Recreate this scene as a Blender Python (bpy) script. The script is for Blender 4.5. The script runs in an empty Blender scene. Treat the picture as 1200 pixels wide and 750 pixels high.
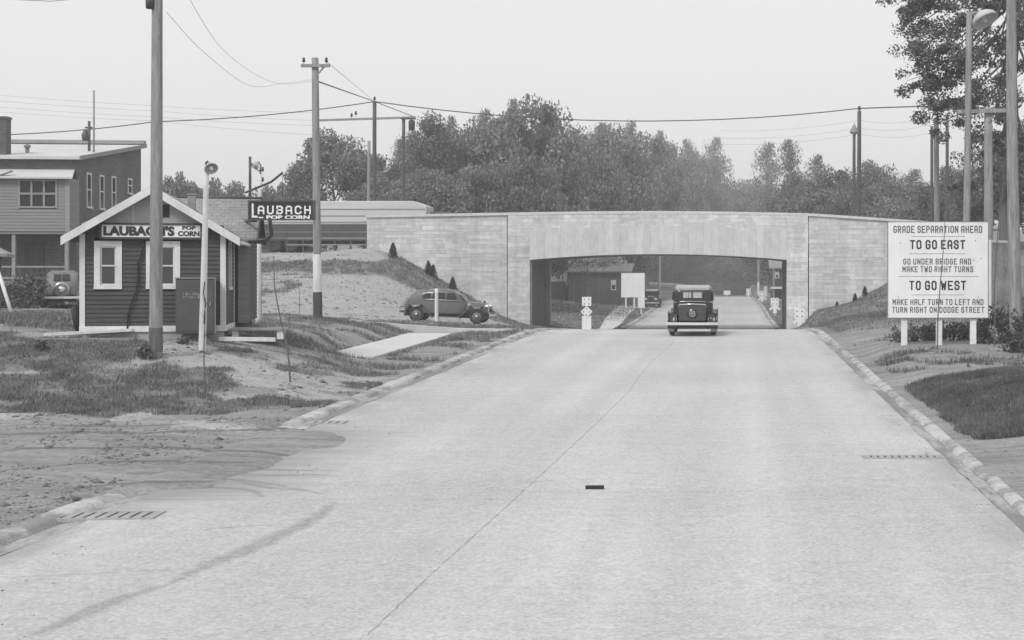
import bpy, bmesh, math, random
import numpy as np
from mathutils import Vector, Matrix, Euler

random.seed(7)
rng = np.random.default_rng(7)
scene = bpy.context.scene
COL = scene.collection
R = math.radians

# ------------------------------------------------------------------ camera, sky, sun, exposure
F, VX, VY, CH = 1700.0, 855.0, 322.0, 3.0     # focal length (px of a 1200 px frame), axis on the frame, eye height
cam_d = bpy.data.cameras.new("camera")
cam = bpy.data.objects.new("camera", cam_d)
COL.objects.link(cam)
cam.location = (0, 0, CH)
cam.rotation_euler = (R(90), 0, 0)
cam_d.sensor_width = 36
cam_d.lens = 36 * F / 1200
cam_d.shift_x = (600 - VX) / 1200
cam_d.shift_y = -(375 - VY) / 1200
cam_d.clip_start = 0.1
cam_d.clip_end = 4000
scene.camera = cam

SUN = Vector((-0.32, -0.62, 0.72)).normalized()
world = bpy.data.worlds.new("World")
scene.world = world
world.use_nodes = True
wn, wl = world.node_tree.nodes, world.node_tree.links
wn.clear()
w_out = wn.new("ShaderNodeOutputWorld")
w_bg = wn.new("ShaderNodeBackground")
w_sky = wn.new("ShaderNodeTexSky")
w_sky.sky_type = 'NISHITA'
w_sky.sun_disc = False
w_sky.sun_elevation = math.asin(SUN.z)
w_sky.sun_rotation = math.atan2(SUN.x, SUN.y)
w_sky.air_density = 1.0
w_sky.dust_density = 4.0
w_sky.ozone_density = 1.0
w_bw = wn.new("ShaderNodeRGBToBW")
w_mix = wn.new("ShaderNodeMix")
w_mix.data_type = 'RGBA'
w_mix.inputs['Factor'].default_value = 0.85          # a thin even overcast over the clear sky
w_mix.inputs['B'].default_value = (7.6, 7.6, 7.6, 1)
wl.new(w_sky.outputs[0], w_bw.inputs[0])
wl.new(w_bw.outputs[0], w_mix.inputs['A'])
wl.new(w_mix.outputs['Result'], w_bg.inputs['Color'])
w_bg.inputs['Strength'].default_value = 0.093
wl.new(w_bg.outputs[0], w_out.inputs['Surface'])

sun_d = bpy.data.lights.new("sun", 'SUN')
sun_d.energy = 1.5
sun_d.angle = R(14)
sun_d.color = (1, 1, 1)
sun = bpy.data.objects.new("sun", sun_d)
COL.objects.link(sun)
sun.rotation_euler = (-SUN).to_track_quat('-Z', 'Y').to_euler()
sun.location = (0, 0, 60)

vs = scene.view_settings
vs.view_transform = 'Standard'
vs.look = 'None'
vs.exposure = 0.50
vs.gamma = 1.0
vs.use_curve_mapping = False
scene.cycles.max_bounces = 6
scene.cycles.transparent_max_bounces = 12


# ------------------------------------------------------------------ helpers
def P(px, py, d):
    return Vector(((px - VX) * d / F, d, CH + (VY - py) * d / F))


def tag(o, label=None, cat=None, group=None, kind=None):
    if label: o['label'] = label
    if cat: o['category'] = cat
    if group: o['group'] = group
    if kind: o['kind'] = kind
    return o


def empty(name, loc, rz=0.0, **k):
    o = bpy.data.objects.new(name, None)
    o.location = loc
    o.rotation_euler = (0, 0, rz)
    o.empty_display_size = 0.3
    COL.objects.link(o)
    return tag(o, **k)


def copy_tree(o, parent=None):
    c = o.copy()
    COL.objects.link(c)
    if parent: c.parent = parent
    for ch in list(o.children):
        copy_tree(ch, c)
    return c


class MB:
    """collects shapes, links them as one mesh object"""
    def __init__(s): s.v, s.f, s.sm = [], [], []

    def add(s, vs, fs, smooth=False):
        n = len(s.v)
        s.v += [tuple(v) for v in vs]
        s.f += [tuple(i + n for i in f) for f in fs]
        s.sm += [smooth] * len(fs)

    def box(s, x0, x1, y0, y1, z0, z1, M=None):
        vs = [(x, y, z) for z in (z0, z1) for y in (y0, y1) for x in (x0, x1)]
        if M is not None: vs = [M @ Vector(v) for v in vs]
        s.add(vs, [(0, 2, 3, 1), (4, 5, 7, 6), (0, 1, 5, 4), (2, 6, 7, 3), (0, 4, 6, 2), (1, 3, 7, 5)])

    def beam(s, a, b, w, h, up=(0, 0, 1)):
        a, b = Vector(a), Vector(b)
        t = (b - a).normalized()
        r = t.cross(Vector(up))
        if r.length < 1e-4: r = t.cross(Vector((1, 0, 0)))
        r.normalize(); u = r.cross(t).normalized()
        vs = [q + r * (i * w / 2) + u * (j * h / 2) for q in (a, b) for j in (-1, 1) for i in (-1, 1)]
        s.add(vs, [(0, 2, 3, 1), (4, 5, 7, 6), (0, 1, 5, 4), (2, 6, 7, 3), (0, 4, 6, 2), (1, 3, 7, 5)])

    def tube(s, pts, rad, n=8, cap=True):
        pts = [Vector(p) for p in pts]
        if not hasattr(rad, '__len__'): rad = [rad] * len(pts)
        vs, fs = [], []
        ref = None
        for i, p in enumerate(pts):
            t = (pts[min(i + 1, len(pts) - 1)] - pts[max(i - 1, 0)])
            if t.length < 1e-9: t = Vector((0, 0, 1))
            t.normalize()
            if ref is None:
                ref = t.cross(Vector((0, 0, 1)))
                if ref.length < 1e-3: ref = Vector((1, 0, 0))
            r = (ref - t * ref.dot(t))
            if r.length < 1e-4: r = t.orthogonal()
            r.normalize(); ref = r
            u = t.cross(r)
            for k in range(n):
                a = 2 * math.pi * k / n
                vs.append(p + (r * math.cos(a) + u * math.sin(a)) * rad[i])
        for i in range(len(pts) - 1):
            for k in range(n):
                k2 = (k + 1) % n
                fs.append((i * n + k, i * n + k2, (i + 1) * n + k2, (i + 1) * n + k))
        s.add(vs, fs, True)
        if cap:
            b = len(s.v) - len(vs)
            s.f.append(tuple(b + k for k in reversed(range(n)))); s.sm.append(False)
            s.f.append(tuple(b + (len(pts) - 1) * n + k for k in range(n))); s.sm.append(False)

    def lathe(s, prof, M=None, n=20):
        """prof: (r, z) list round local z"""
        M = M or Matrix.Identity(4)
        vs, fs = [], []
        for r, z in prof:
            for k in range(n):
                a = 2 * math.pi * k / n
                vs.append(M @ Vector((r * math.cos(a), r * math.sin(a), z)))
        for i in range(len(prof) - 1):
            for k in range(n):
                k2 = (k + 1) % n
                fs.append((i * n + k, i * n + k2, (i + 1) * n + k2, (i + 1) * n + k))
        s.add(vs, fs, True)

    def prism(s, poly, y0, y1, M=None):
        """poly in (x, z), counter-clockwise seen from -y, extruded along y"""
        n = len(poly)
        vs = [Vector((x, y0, z)) for x, z in poly] + [Vector((x, y1, z)) for x, z in poly]
        if M is not None: vs = [M @ v for v in vs]
        fs = [tuple(range(n)), tuple(reversed(range(n, 2 * n)))]
        fs += [(i, i + n, (i + 1) % n + n, (i + 1) % n) for i in range(n)]
        s.add(vs, fs)

    def loft(s, loops, cap=True, smooth=True):
        n = len(loops[0]); b = len(s.v)
        for L in loops: s.v += [tuple(p) for p in L]
        for i in range(len(loops) - 1):
            for k in range(n):
                k2 = (k + 1) % n
                s.f.append((b + i * n + k, b + i * n + k2, b + (i + 1) * n + k2, b + (i + 1) * n + k)); s.sm.append(smooth)
        if cap:
            s.f.append(tuple(b + k for k in reversed(range(n)))); s.sm.append(False)
            s.f.append(tuple(b + (len(loops) - 1) * n + k for k in range(n))); s.sm.append(False)

    def build(s, name, mat, parent=None, bevel=0.0, loc=None, fix=False, **k):
        me = bpy.data.meshes.new(name)
        me.from_pydata(s.v, [], s.f)
        me.polygons.foreach_set('use_smooth', s.sm)
        if fix:
            bm = bmesh.new(); bm.from_mesh(me)
            bmesh.ops.recalc_face_normals(bm, faces=bm.faces)
            bm.to_mesh(me); bm.free()
        me.materials.append(mat)
        o = bpy.data.objects.new(name, me)
        COL.objects.link(o)
        if parent: o.parent = parent
        if loc: o.location = loc
        if bevel:
            m = o.modifiers.new('bevel', 'BEVEL'); m.width = bevel; m.segments = 2; m.limit_method = 'ANGLE'
        return tag(o, **k)


def big_mesh(name, V, Fa, mat, parent=None, **k):
    """V (n,3) array, Fa (m,k) int array"""
    me = bpy.data.meshes.new(name)
    n, m, q = len(V), len(Fa), Fa.shape[1]
    me.vertices.add(n); me.vertices.foreach_set('co', np.asarray(V, np.float32).ravel())
    me.loops.add(m * q); me.loops.foreach_set('vertex_index', np.asarray(Fa, np.int32).ravel())
    me.polygons.add(m)
    me.polygons.foreach_set('loop_start', np.arange(0, m * q, q, dtype=np.int32))
    me.update(calc_edges=True)
    me.materials.append(mat)
    o = bpy.data.objects.new(name, me)
    COL.objects.link(o)
    if parent: o.parent = parent
    return tag(o, **k)


# ------------------------------------------------------------------ materials (all neutral grey: the photograph is black and white)
def newmat(name):
    m = bpy.data.materials.new(name); m.use_nodes = True
    nt = m.node_tree; nt.nodes.clear()
    out = nt.nodes.new('ShaderNodeOutputMaterial')
    b = nt.nodes.new('ShaderNodeBsdfPrincipled')
    nt.links.new(b.outputs[0], out.inputs[0])
    return m, nt, b


class NG:
    """tiny node helper"""
    def __init__(s, nt): s.nt = nt
    def n(s, t, **k):
        o = s.nt.nodes.new(t)
        for a, v in k.items(): setattr(o, a, v)
        return o
    def l(s, a, b): s.nt.links.new(a, b)
    def math(s, op, a, b=None, clamp=False):
        o = s.n('ShaderNodeMath', operation=op, use_clamp=clamp)
        for i, v in enumerate((a, b)):
            if v is None: continue
            if isinstance(v, (int, float)): o.inputs[i].default_value = v
            else: s.l(v, o.inputs[i])
        return o.outputs[0]
    def noise(s, vec, scale, detail=4, rough=.55):
        o = s.n('ShaderNodeTexNoise'); o.inputs['Scale'].default_value = scale
        o.inputs['Detail'].default_value = detail; o.inputs['Roughness'].default_value = rough
        s.l(vec, o.inputs['Vector']); return o.outputs['Fac']
    def coord(s, scale=(1, 1, 1), rot=(0, 0, 0), kind='Object'):
        t = s.n('ShaderNodeTexCoord'); mp = s.n('ShaderNodeMapping')
        mp.inputs['Scale'].default_value = scale; mp.inputs['Rotation'].default_value = rot
        s.l(t.outputs[kind], mp.inputs[0]); return mp.outputs[0]
    def remap(s, v, a, b, c, d):
        o = s.n('ShaderNodeMapRange'); o.inputs[1].default_value = a; o.inputs[2].default_value = b
        o.inputs[3].default_value = c; o.inputs[4].default_value = d; s.l(v, o.inputs[0]); return o.outputs[0]
    def mix(s, f, a, b):
        o = s.n('ShaderNodeMix', data_type='FLOAT')
        for k, v in (('Factor', f), ('A', a), ('B', b)):
            if isinstance(v, (int, float)): o.inputs[k].default_value = v
            else: s.l(v, o.inputs[k])
        return o.outputs['Result']
    def grey(s, v, sock):
        c = s.n('ShaderNodeCombineColor')
        for i in range(3): s.l(v, c.inputs[i])
        s.l(c.outputs[0], sock)
    def bump(s, h, strength, dist, b):
        o = s.n('ShaderNodeBump'); o.inputs['Strength'].default_value = strength; o.inputs['Distance'].default_value = dist
        s.l(h, o.inputs['Height']); s.l(o.outputs[0], b.inputs['Normal'])


def mat(name, v, rough=.75, var=.22, scale=2.0, fine=25.0, bump=.25, dist=.01, stretch=(1, 1, 1), spec=.3, metal=0.0, coat=0.0):
    m, nt, b = newmat(name); g = NG(nt)
    co = g.coord(stretch)
    a = g.noise(co, scale, 5); c = g.noise(co, fine, 3)
    t = g.math('ADD', g.math('MULTIPLY', a, .65), g.math('MULTIPLY', c, .35))
    g.grey(g.remap(t, .3, .7, v * (1 - var), v * (1 + var)), b.inputs['Base Color'])
    b.inputs['Roughness'].default_value = rough
    b.inputs['Specular IOR Level'].default_value = spec
    b.inputs['Metallic'].default_value = metal
    b.inputs['Coat Weight'].default_value = coat
    if bump: g.bump(c, bump, dist, b)
    return m


def mat_brick(name, c1, c2, mortar, bw, bh, axes='xz', msize=.012, var=.15, bump=.4, dist=.01, rough=.85, offs=.5, mixrow=None, fine=9):
    """coursed masonry, shingles: texture lies in two object axes"""
    m, nt, b = newmat(name); g = NG(nt)
    t = g.n('ShaderNodeTexCoord'); sep = g.n('ShaderNodeSeparateXYZ'); g.l(t.outputs['Object'], sep.inputs[0])
    cb = g.n('ShaderNodeCombineXYZ')
    ix = {'x': 0, 'y': 1, 'z': 2}
    g.l(sep.outputs[ix[axes[0]]], cb.inputs[0]); g.l(sep.outputs[ix[axes[1]]], cb.inputs[1])
    def brick(bw, bh, off, shift):
        add = g.n('ShaderNodeVectorMath', operation='ADD'); g.l(cb.outputs[0], add.inputs[0]); add.inputs[1].default_value = shift
        k = g.n('ShaderNodeTexBrick'); k.offset = off; k.offset_frequency = 2; k.squash = 1
        k.inputs['Color1'].default_value = (c1,) * 3 + (1,); k.inputs['Color2'].default_value = (c2,) * 3 + (1,)
        k.inputs['Mortar'].default_value = (mortar,) * 3 + (1,)
        k.inputs['Scale'].default_value = 1; k.inputs['Mortar Size'].default_value = msize
        k.inputs['Mortar Smooth'].default_value = .2; k.inputs['Bias'].default_value = 0
        k.inputs['Brick Width'].default_value = bw; k.inputs['Row Height'].default_value = bh
        g.l(add.outputs[0], k.inputs['Vector'])
        bwn = g.n('ShaderNodeRGBToBW'); g.l(k.outputs['Color'], bwn.inputs[0])
        return bwn.outputs[0], k.outputs['Fac']
    v, fac = brick(bw, bh, offs, (0, 0, 0))
    if mixrow:
        v2, f2 = brick(mixrow[0], mixrow[1], .37, (.31, 0, 0))
        # rows alternate between the two block sizes in irregular bands
        zz = g.n('ShaderNodeCombineXYZ')
        fl = g.math('FLOOR', g.math('DIVIDE', sep.outputs[ix[axes[1]]], mixrow[1] if mixrow[1] > bh else bh))
        g.l(fl, zz.inputs[1])
        fx = g.math('FLOOR', g.math('DIVIDE', sep.outputs[ix[axes[0]]], 3.1)); g.l(fx, zz.inputs[0])
        wn_ = g.n('ShaderNodeTexWhiteNoise'); g.l(zz.outputs[0], wn_.inputs['Vector'])
        sel = g.math('GREATER_THAN', wn_.outputs['Value'], .5)
        v = g.mix(sel, v, v2); fac = g.mix(sel, fac, f2)
    co = g.coord()
    n1 = g.noise(co, .35, 5); n2 = g.noise(co, fine, 6, .65)
    k = g.math('ADD', g.remap(n1, .3, .7, 1 - var, 1 + var), g.remap(n2, .3, .7, -var, var))
    if fine == 3.5:      # rain streaks and soot running down the masonry
        k = g.math('MULTIPLY', k, g.remap(g.noise(g.coord((1.1, 1, .10)), 1.0, 6, .65), .42, .66, 1.03, .86))
    g.grey(g.math('MULTIPLY', v, k), b.inputs['Base Color'])
    b.inputs['Roughness'].default_value = rough; b.inputs['Specular IOR Level'].default_value = .25
    h = g.math('ADD', g.math('MULTIPLY', g.math('SUBTRACT', 1, fac), 1.0), g.math('MULTIPLY', n2, .5))
    g.bump(h, bump, dist, b)
    return m


def mat_leaf(name, v, spread=.5, patch=0.0, pscale=1.0):
    m, nt, b = newmat(name); g = NG(nt)
    geo = g.n('ShaderNodeNewGeometry'); oi = g.n('ShaderNodeObjectInfo')
    a = g.remap(geo.outputs['Random Per Island'], 0, 1, v * (1 - spread), v * (1 + spread))
    k = g.remap(oi.outputs['Random'], 0, 1, .8, 1.25)
    v_ = g.math('MULTIPLY', a, k)
    if patch:
        pn = g.math('ADD', g.math('MULTIPLY', g.noise(g.coord(), pscale, 5, .65), .6), g.math('MULTIPLY', g.noise(g.coord(), pscale * 5, 3, .6), .4))
        v_ = g.math('MULTIPLY', v_, g.remap(pn, .36, .64, 1 - patch, 1 + patch))
    g.grey(v_, b.inputs['Base Color'])
    b.inputs['Roughness'].default_value = .6; b.inputs['Specular IOR Level'].default_value = .3
    tr = g.n('ShaderNodeBsdfTranslucent'); tr.inputs['Color'].default_value = (v * 1.1,) * 3 + (1,)
    mx = g.n('ShaderNodeMixShader'); mx.inputs[0].default_value = .25
    out = [n for n in nt.nodes if n.type == 'OUTPUT_MATERIAL'][0]
    g.l(b.outputs[0], mx.inputs[1]); g.l(tr.outputs[0], mx.inputs[2]); g.l(mx.outputs[0], out.inputs[0])
    return m


def mat_glass(name, v=.03):
    m, nt, b = newmat(name)
    b.inputs['Base Color'].default_value = (v,) * 3 + (1,)
    b.inputs['Roughness'].default_value = .12
    b.inputs['Specular IOR Level'].default_value = .28
    return m


def mat_clear(name):
    """clear pane one looks through"""
    m, nt, b = newmat(name); g = NG(nt)
    out = [n for n in nt.nodes if n.type == 'OUTPUT_MATERIAL'][0]
    tr = g.n('ShaderNodeBsdfTransparent'); tr.inputs['Color'].default_value = (.8, .8, .8, 1)
    gl = g.n('ShaderNodeBsdfGlossy'); gl.inputs['Roughness'].default_value = .05
    mx = g.n('ShaderNodeMixShader'); mx.inputs[0].default_value = .12
    g.l(tr.outputs[0], mx.inputs[1]); g.l(gl.outputs[0], mx.inputs[2]); g.l(mx.outputs[0], out.inputs[0])
    return m


WOOD_POLE = mat('weathered pole wood', .25, .9, .5, 2.5, 14, .6, .015, (5, 5, .5))
WOOD_FOOT = mat('darker pole foot', .12, .9, .4, 2.5, 14, .6, .015, (5, 5, .5))
WOOD_DARK = mat('creosoted pole wood', .07, .85, .35, 1.5, 30, .4, .01, (6, 6, .35))
WOOD_GREY = mat('grey board', .26, .85, .25, 2, 30, .4, .005, (1, 1, 8))
WHITE = mat('white paint', .64, .6, .24, 2.2, 30, .2, .004, (1, 1, .5))
WHITE_OLD = mat('weathered white paint', .60, .7, .2, 2.5, 30, .3, .006, (4, 4, .8))
SIGN_WHITE = mat('sign white enamel', .74, .5, .09, 1.6, 26, .08, .003, (1.5, 1, .5))
BLACK = mat('black paint', .025, .5, .25, 4, 30, .1, .003)
INK = mat('sign ink', .035, .6, .2, 8, 60, 0)
INK_SOFT = mat('thin sign ink', .10, .6, .2, 8, 60, 0)
SIDING = mat('dark clapboard paint', .068, .75, .2, 1.6, 30, .3, .004, (.6, .6, 5))
GABLE = mat('gable panel paint', .40, .8, .12, 1.5, 25, .25, .004)
METAL_DK = mat('dark metal', .06, .5, .3, 4, 40, .2, .003, spec=.5)
METAL_MID = mat('grey metal', .22, .45, .2, 4, 40, .2, .003, spec=.5)
CHROME = mat('bright plated metal', .62, .25, .1, 5, 40, .05, .002, metal=.9)
IRON = mat('cast iron', .05, .6, .3, 6, 60, .4, .004)
LOCKER = mat('dark metal cabinet paint', .085, .55, .25, 1.4, 18, .2, .004)
GLASS = mat_glass('dark window glass', .022)
CLEAR = mat_clear('clear glass')
SHADE = mat('drawn window shade', .13, .9, .1, 2, 20, 0)
CONCRETE = mat('sidewalk concrete', .52, .85, .12, .8, 22, .3, .006)
GUTTER = mat('gutter concrete', .33, .85, .25, .9, 14, .4, .008, (1, .4, 1))


def mat_dirty(name, v, dirt, lo, hi, stretch):
    m, nt, b = newmat(name); g = NG(nt)
    n = g.noise(g.coord(stretch), 1.0, 6, .7); f = g.noise(g.coord(), 24, 4, .7); h = g.noise(g.coord(), 5, 5, .7)
    base = g.math('ADD', g.remap(f, .3, .7, -.09, .09), g.remap(h, .3, .7, v - .08, v + .08))
    drt = g.math('ADD', g.remap(f, .3, .7, -.05, .05), dirt)
    mask = g.remap(g.math('ADD', g.math('MULTIPLY', n, .75), g.math('MULTIPLY', h, .25)), lo, hi, 0, 1)
    g.grey(g.mix(mask, base, drt), b.inputs['Base Color'])
    b.inputs['Roughness'].default_value = .9; b.inputs['Specular IOR Level'].default_value = .2
    g.bump(g.math('ADD', f, h), .7, .02, b); return m


CURB = mat_dirty('kerb concrete with soil on it', .47, .25, .46, .56, (.9, .9, .9))
CHANNEL = mat_dirty('gutter channel full of soil', .44, .22, .40, .52, (1.3, .35, 1))
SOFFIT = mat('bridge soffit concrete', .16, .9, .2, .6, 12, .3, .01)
STONE = mat_brick('coursed bridge limestone', .46, .60, .46, .72, .30, 'xz', .008, .15, .6, .025, mixrow=(1.1, .21), fine=3.5)
STONE_PIER = mat_brick('pier limestone', .48, .62, .47, .66, .32, 'xz', .008, .15, .6, .025, mixrow=(1.0, .23), fine=3.5)
VOUSSOIR = mat('arch limestone', .50, .85, .12, .6, 16, .5, .02)
COPING = mat('coping limestone', .56, .85, .10, .7, 18, .4, .01)
BRICK = mat_brick('old house brick', .095, .13, .14, .22, .075, 'yz', .01, .2, .3, .006)
BRICK_F = mat_brick('old chimney brick', .07, .11, .13, .22, .075, 'xz', .012, .2, .3, .006)
PORCH = mat('porch board paint', .22, .8, .12, 1.2, 20, .3, .005, (.5, .5, 6))
ROOF_PALE = mat('pale tar roofing', .50, .85, .14, .7, 12, .3, .01)
SHINGLE_Y = mat_brick('grey shingles', .22, .27, .15, .20, .085, 'yz', .006, .2, .6, .012)
SHINGLE_X = mat_brick('grey shingles on the rear roof', .22, .27, .15, .20, .085, 'xz', .006, .2, .6, .012)
RUBBER = mat('tyre rubber', .035, .8, .25, 6, 50, .2, .004)
CAR_DARK = mat('black car lacquer', .016, .3, .3, 3, 30, 0, spec=.5, coat=.25)
CAR_MID = mat('grey car lacquer', .10, .35, .2, 3, 30, 0, spec=.5, coat=.3)
CAR_TAN = mat('dull grey car paint', .16, .5, .2, 3, 30, 0, spec=.4)
CAR_TOP = mat('pale fabric car top', .36, .7, .12, 3, 40, .2, .003)
TRUCK_WHITE = mat('pale trailer paint', .50, .5, .2, .7, 14, .1, .003, (.15, 1, 3))
TRUCK_DARK = mat('dark truck paint', .07, .5, .25, 2, 20, .1, .003)
LEAF = mat_leaf('tree leaves', .18, .38)
LEAF_PALE = mat_leaf('pale young leaves', .20, .45)
LEAF_DARK = mat_leaf('dark broad leaves', .125, .5)
CONIFER = mat_leaf('evergreen needles', .055, .4)
BARK = mat('tree bark', .13, .9, .3, 3, 25, .6, .02, (4, 4, .6))
GRASSB = mat_leaf('grass blades', .19, .5, .6, .9)
WEED = mat_leaf('weed leaves', .11, .5)
WIRE = mat('line wire', .06, .6, .1, 3, 10, 0)
WIRE_PALE = mat('weathered thin wire', .36, .6, .1, 3, 10, 0)
TAR = mat('tar crack filler', .16, .8, .3, 3, 20, 0)
LAMP_GLASS = mat('enamel lamp shade', .45, .35, .15, 4, 30, .1, .003)
DIRTPALE = mat('pale clod soil', .26, .95, .3, 3, 25, .5, .01)

# ------------------------------------------------------------------ ground
def hsh(i, j, seed):
    h = (i.astype(np.int64) * 374761393 + j.astype(np.int64) * 668265263 + seed * 982451653) & 0xFFFFFFFF
    h = ((h ^ (h >> 13)) * 1274126177) & 0xFFFFFFFF
    return ((h ^ (h >> 16)) & 0xFFFF) / 65535.0


def vn(x, y, s, seed=0):
    x = np.asarray(x, float) / s; y = np.asarray(y, float) / s
    i = np.floor(x); j = np.floor(y); u = x - i; v = y - j
    u = u * u * (3 - 2 * u); v = v * v * (3 - 2 * v)
    a, b, c, d = hsh(i, j, seed), hsh(i + 1, j, seed), hsh(i, j + 1, seed), hsh(i + 1, j + 1, seed)
    return (a * (1 - u) + b * u) * (1 - v) + (c * (1 - u) + d * u) * v


def fbm(x, y, s, seed=0, o=4):
    t, w = 0, 0
    for k in range(o):
        t = t + vn(x, y, s / 2 ** k, seed + k) * .5 ** k; w += .5 ** k
    return t / w


def sstep(a, b, x):
    t = np.clip((np.asarray(x, float) - a) / (b - a), 0, 1)
    return t * t * (3 - 2 * t)


_ry = np.array([0, 11.4, 18, 25.4, 33, 41.7, 50, 55, 58.5, 64, 75, 88, 97, 110, 125, 150, 180, 230, 300, 420])
_rz = np.array([-3.15, -2.88, -2.77, -2.66, -2.54, -2.40, -2.27, -2.20, -2.22, -2.40, -2.86, -3.42, -3.74, -3.85, -3.75, -3.32, -3.22, -3.55, -4.5, -6.5])
_yy = np.arange(-10, 440, .5)
_zz = np.interp(_yy, _ry, _rz)
_k = np.exp(-np.linspace(-2, 2, 17) ** 2); _k /= _k.sum()
_zz = np.convolve(np.pad(_zz, 8, mode='edge'), _k, 'valid')
zr = lambda y: np.interp(y, _yy, _zz)          # road height, relative to the eye
XL, XR = -7.86, 3.64                            # outer faces of the two kerbs

_yu = [(-400, 2.0), (-60, 1.3), (-32, 1.45), (-24, 1.55), (-13, 2.0), (4, 2.0), (14, 1.9), (40, 2.4), (400, 5.0)]
zu = lambda x: np.interp(x, [a for a, b in _yu], [b for a, b in _yu])   # upper road height
UY0, UY1 = 95.9, 103.4

ctl = [(-9, 6, -3.0), (-25, 6, -2.9), (-9, 10, -2.85), (-14, 10, -2.8), (-30, 10, -2.6), (-9, 18, -2.7), (-14, 18, -2.65), (-25, 18, -2.45), (-9, 24, -2.6),
       (-14, 25, -2.58), (-20, 24, -2.4), (-15, 27, -2.46), (-12, 27, -2.5), (-9, 28, -2.52), (-18, 27, -2.3), (-14, 29.5, -2.08),
       (-12, 30, -2.12), (-10, 31, -2.12), (-8.8, 32, -2.42), (-14, 32, -1.62), (-12, 33, -1.66), (-10.5, 33.5, -2.05), (-9, 34, -2.36),
       (-15.5, 33.8, -1.56), (-13, 34.4, -1.58), (-12, 35.6, -1.58), (-13, 40, -1.40), (-16, 38, -1.36), (-11.3, 37.3, -1.78), (-17.5, 34, -1.46),
       (-9.3, 36, -2.4), (-9.6, 42, -2.33), (-9.9, 50, -2.22), (-11.0, 41, -2.32), (-11.2, 50, -2.28), (-11.5, 58, -2.28), (-15, 53, -1.6), (-13.2, 48, -1.9), (-12.9, 42, -1.9), (-16, 46, -1.5),
       (-14.6, 45, -1.48), (-16, 72, -2.28), (-12, 72, -2.5), (-9, 72, -2.72), (-20, 72, -2.05), (-25, 70, -1.6), (-9, 60, -2.3), (-13, 62, -2.1),
       (-20, 62, -1.9), (-24, 62, -1.6), (-25.5, 78, -1.05), (-29.4, 90, .53), (-17, 68, -2.15), (-20.5, 82, -.87), (-23, 91, 1.0),
       (-23.6, 94.5, 1.7), (-26.8, 94, 1.33), (-28.2, 95, 1.42), (-22, 94.8, 1.34), (-19.2, 94.8, -.17), (-17.3, 94.8, -1.28),
       (-15.6, 94.8, -2.23), (-14.55, 94.8, -3.0), (-13.1, 94.8, -3.45), (-16.75, 85, -1.95), (-12.75, 85, -3.1), (-13.9, 80, -2.68),
       (-30.7, 66, -1.5), (-28, 60, -1.5), (-30, 62, -1.5), (-34, 67, -1.55), (-40, 66, -1.4), (-60, 66, -.8), (-60, 100, 1), (-40, 80, -.6), (-24, 50, -1.2), (-30, 45, -1.1),
       (-20, 30, -1.75), (-20, 36, -1.3), (-40, 30, -1.2), (-40, 16, -2.2), (-30, 95, 1.42), (-50, 97, 1.2), (-50, 115, 1), (-30, 115, 1.2), (-20, 106, 1.7),
       (-14, 106, -3.5), (-17, 115, -3.1), (-18, 125, -2.9), (-23, 115, -.5), (-23, 106, 1.2), (-30, 130, 0), (-60, 200, 2), (-30, 200, 0), (-10, 190, -3.3), (-15, 200, -3.0), (-12, 172, -3.2), (5.5, 190, -3.3), (6, 220, -3.4), (-11, 220, -3.4), (-15, 130, -2.8), (-14, 150, -3), (-20, 150, -2.4), (-30, 250, 0),
       (-12, 250, -3.4), (-100, 150, 3), (-100, 300, 6), (-100, 60, 0), (-13, 98, -3.5), (-11, 98, -3.55), (-17, 140, -2.5), (-11, 120, -3.6),
       (4.5, 6, -2.9), (4.5, 10, -2.75), (8, 10, -2.5), (15, 10, -2), (4.2, 20, -2.66), (6, 20, -2.5), (4.2, 25, -2.56), (4.5, 33, -2.32), (7, 33, -2.24),
       (4.2, 27.5, -2.5), (6, 27, -2.4), (8, 30, -2.3), (5.2, 29.5, -2.3), (5, 42, -2.05), (7.2, 42, -2.03), (9, 42, -1.98), (4.4, 36, -2.3), (7, 36, -2.22), (10, 34, -2.1),
       (4.4, 52, -2.05), (6, 55, -1.62), (5.35, 70, -2.18), (4.65, 88, -3.3), (7.25, 94.8, -2.23), (8.6, 94.8, -1.45), (10.3, 94.8, -.6),
       (13.7, 94.8, 1.2), (16.5, 94.8, 1.8), (8.2, 75, -1.05), (9, 60, -1.5), (14, 60, -1.4), (12, 75, -.6), (16, 85, .8), (25, 95, 2.2),
       (20, 60, -1.2), (40, 60, -.5), (40, 97, 2.4), (40, 120, 2.4), (15, 106, 1.8), (5.5, 106, -3.6), (6.5, 112, -3.45), (10, 110, -2.2), (7, 120, -3.5), (5, 130, -3.45), (10, 130, -2.8),
       (6, 160, -3.1), (20, 160, -1), (40, 200, 2), (8, 250, -3.5), (100, 60, 1), (100, 150, 5), (100, 300, 8), (100, 30, 0), (30, 30, -1.2),
       (4.6, 97, -3.6), (5, 104, -3.6), (0, 420, 1), (0, 520, 10), (-100, 520, 14), (100, 520, 16), (250, 300, 12), (-250, 300, 10), (-250, 60, 1), (250, 60, 2),
       (0, 340, -4.5), (-20, 340, -1), (20, 340, -1)]
ctl = np.array(ctl, float)


def mq(r2, c=2.0): return np.sqrt(r2 + c * c)


_A = mq(((ctl[:, None, :2] - ctl[None, :, :2]) ** 2).sum(-1))
_w = np.linalg.solve(_A - 0.12 * np.eye(len(ctl)), ctl[:, 2] - ctl[:, 2].mean())


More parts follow.
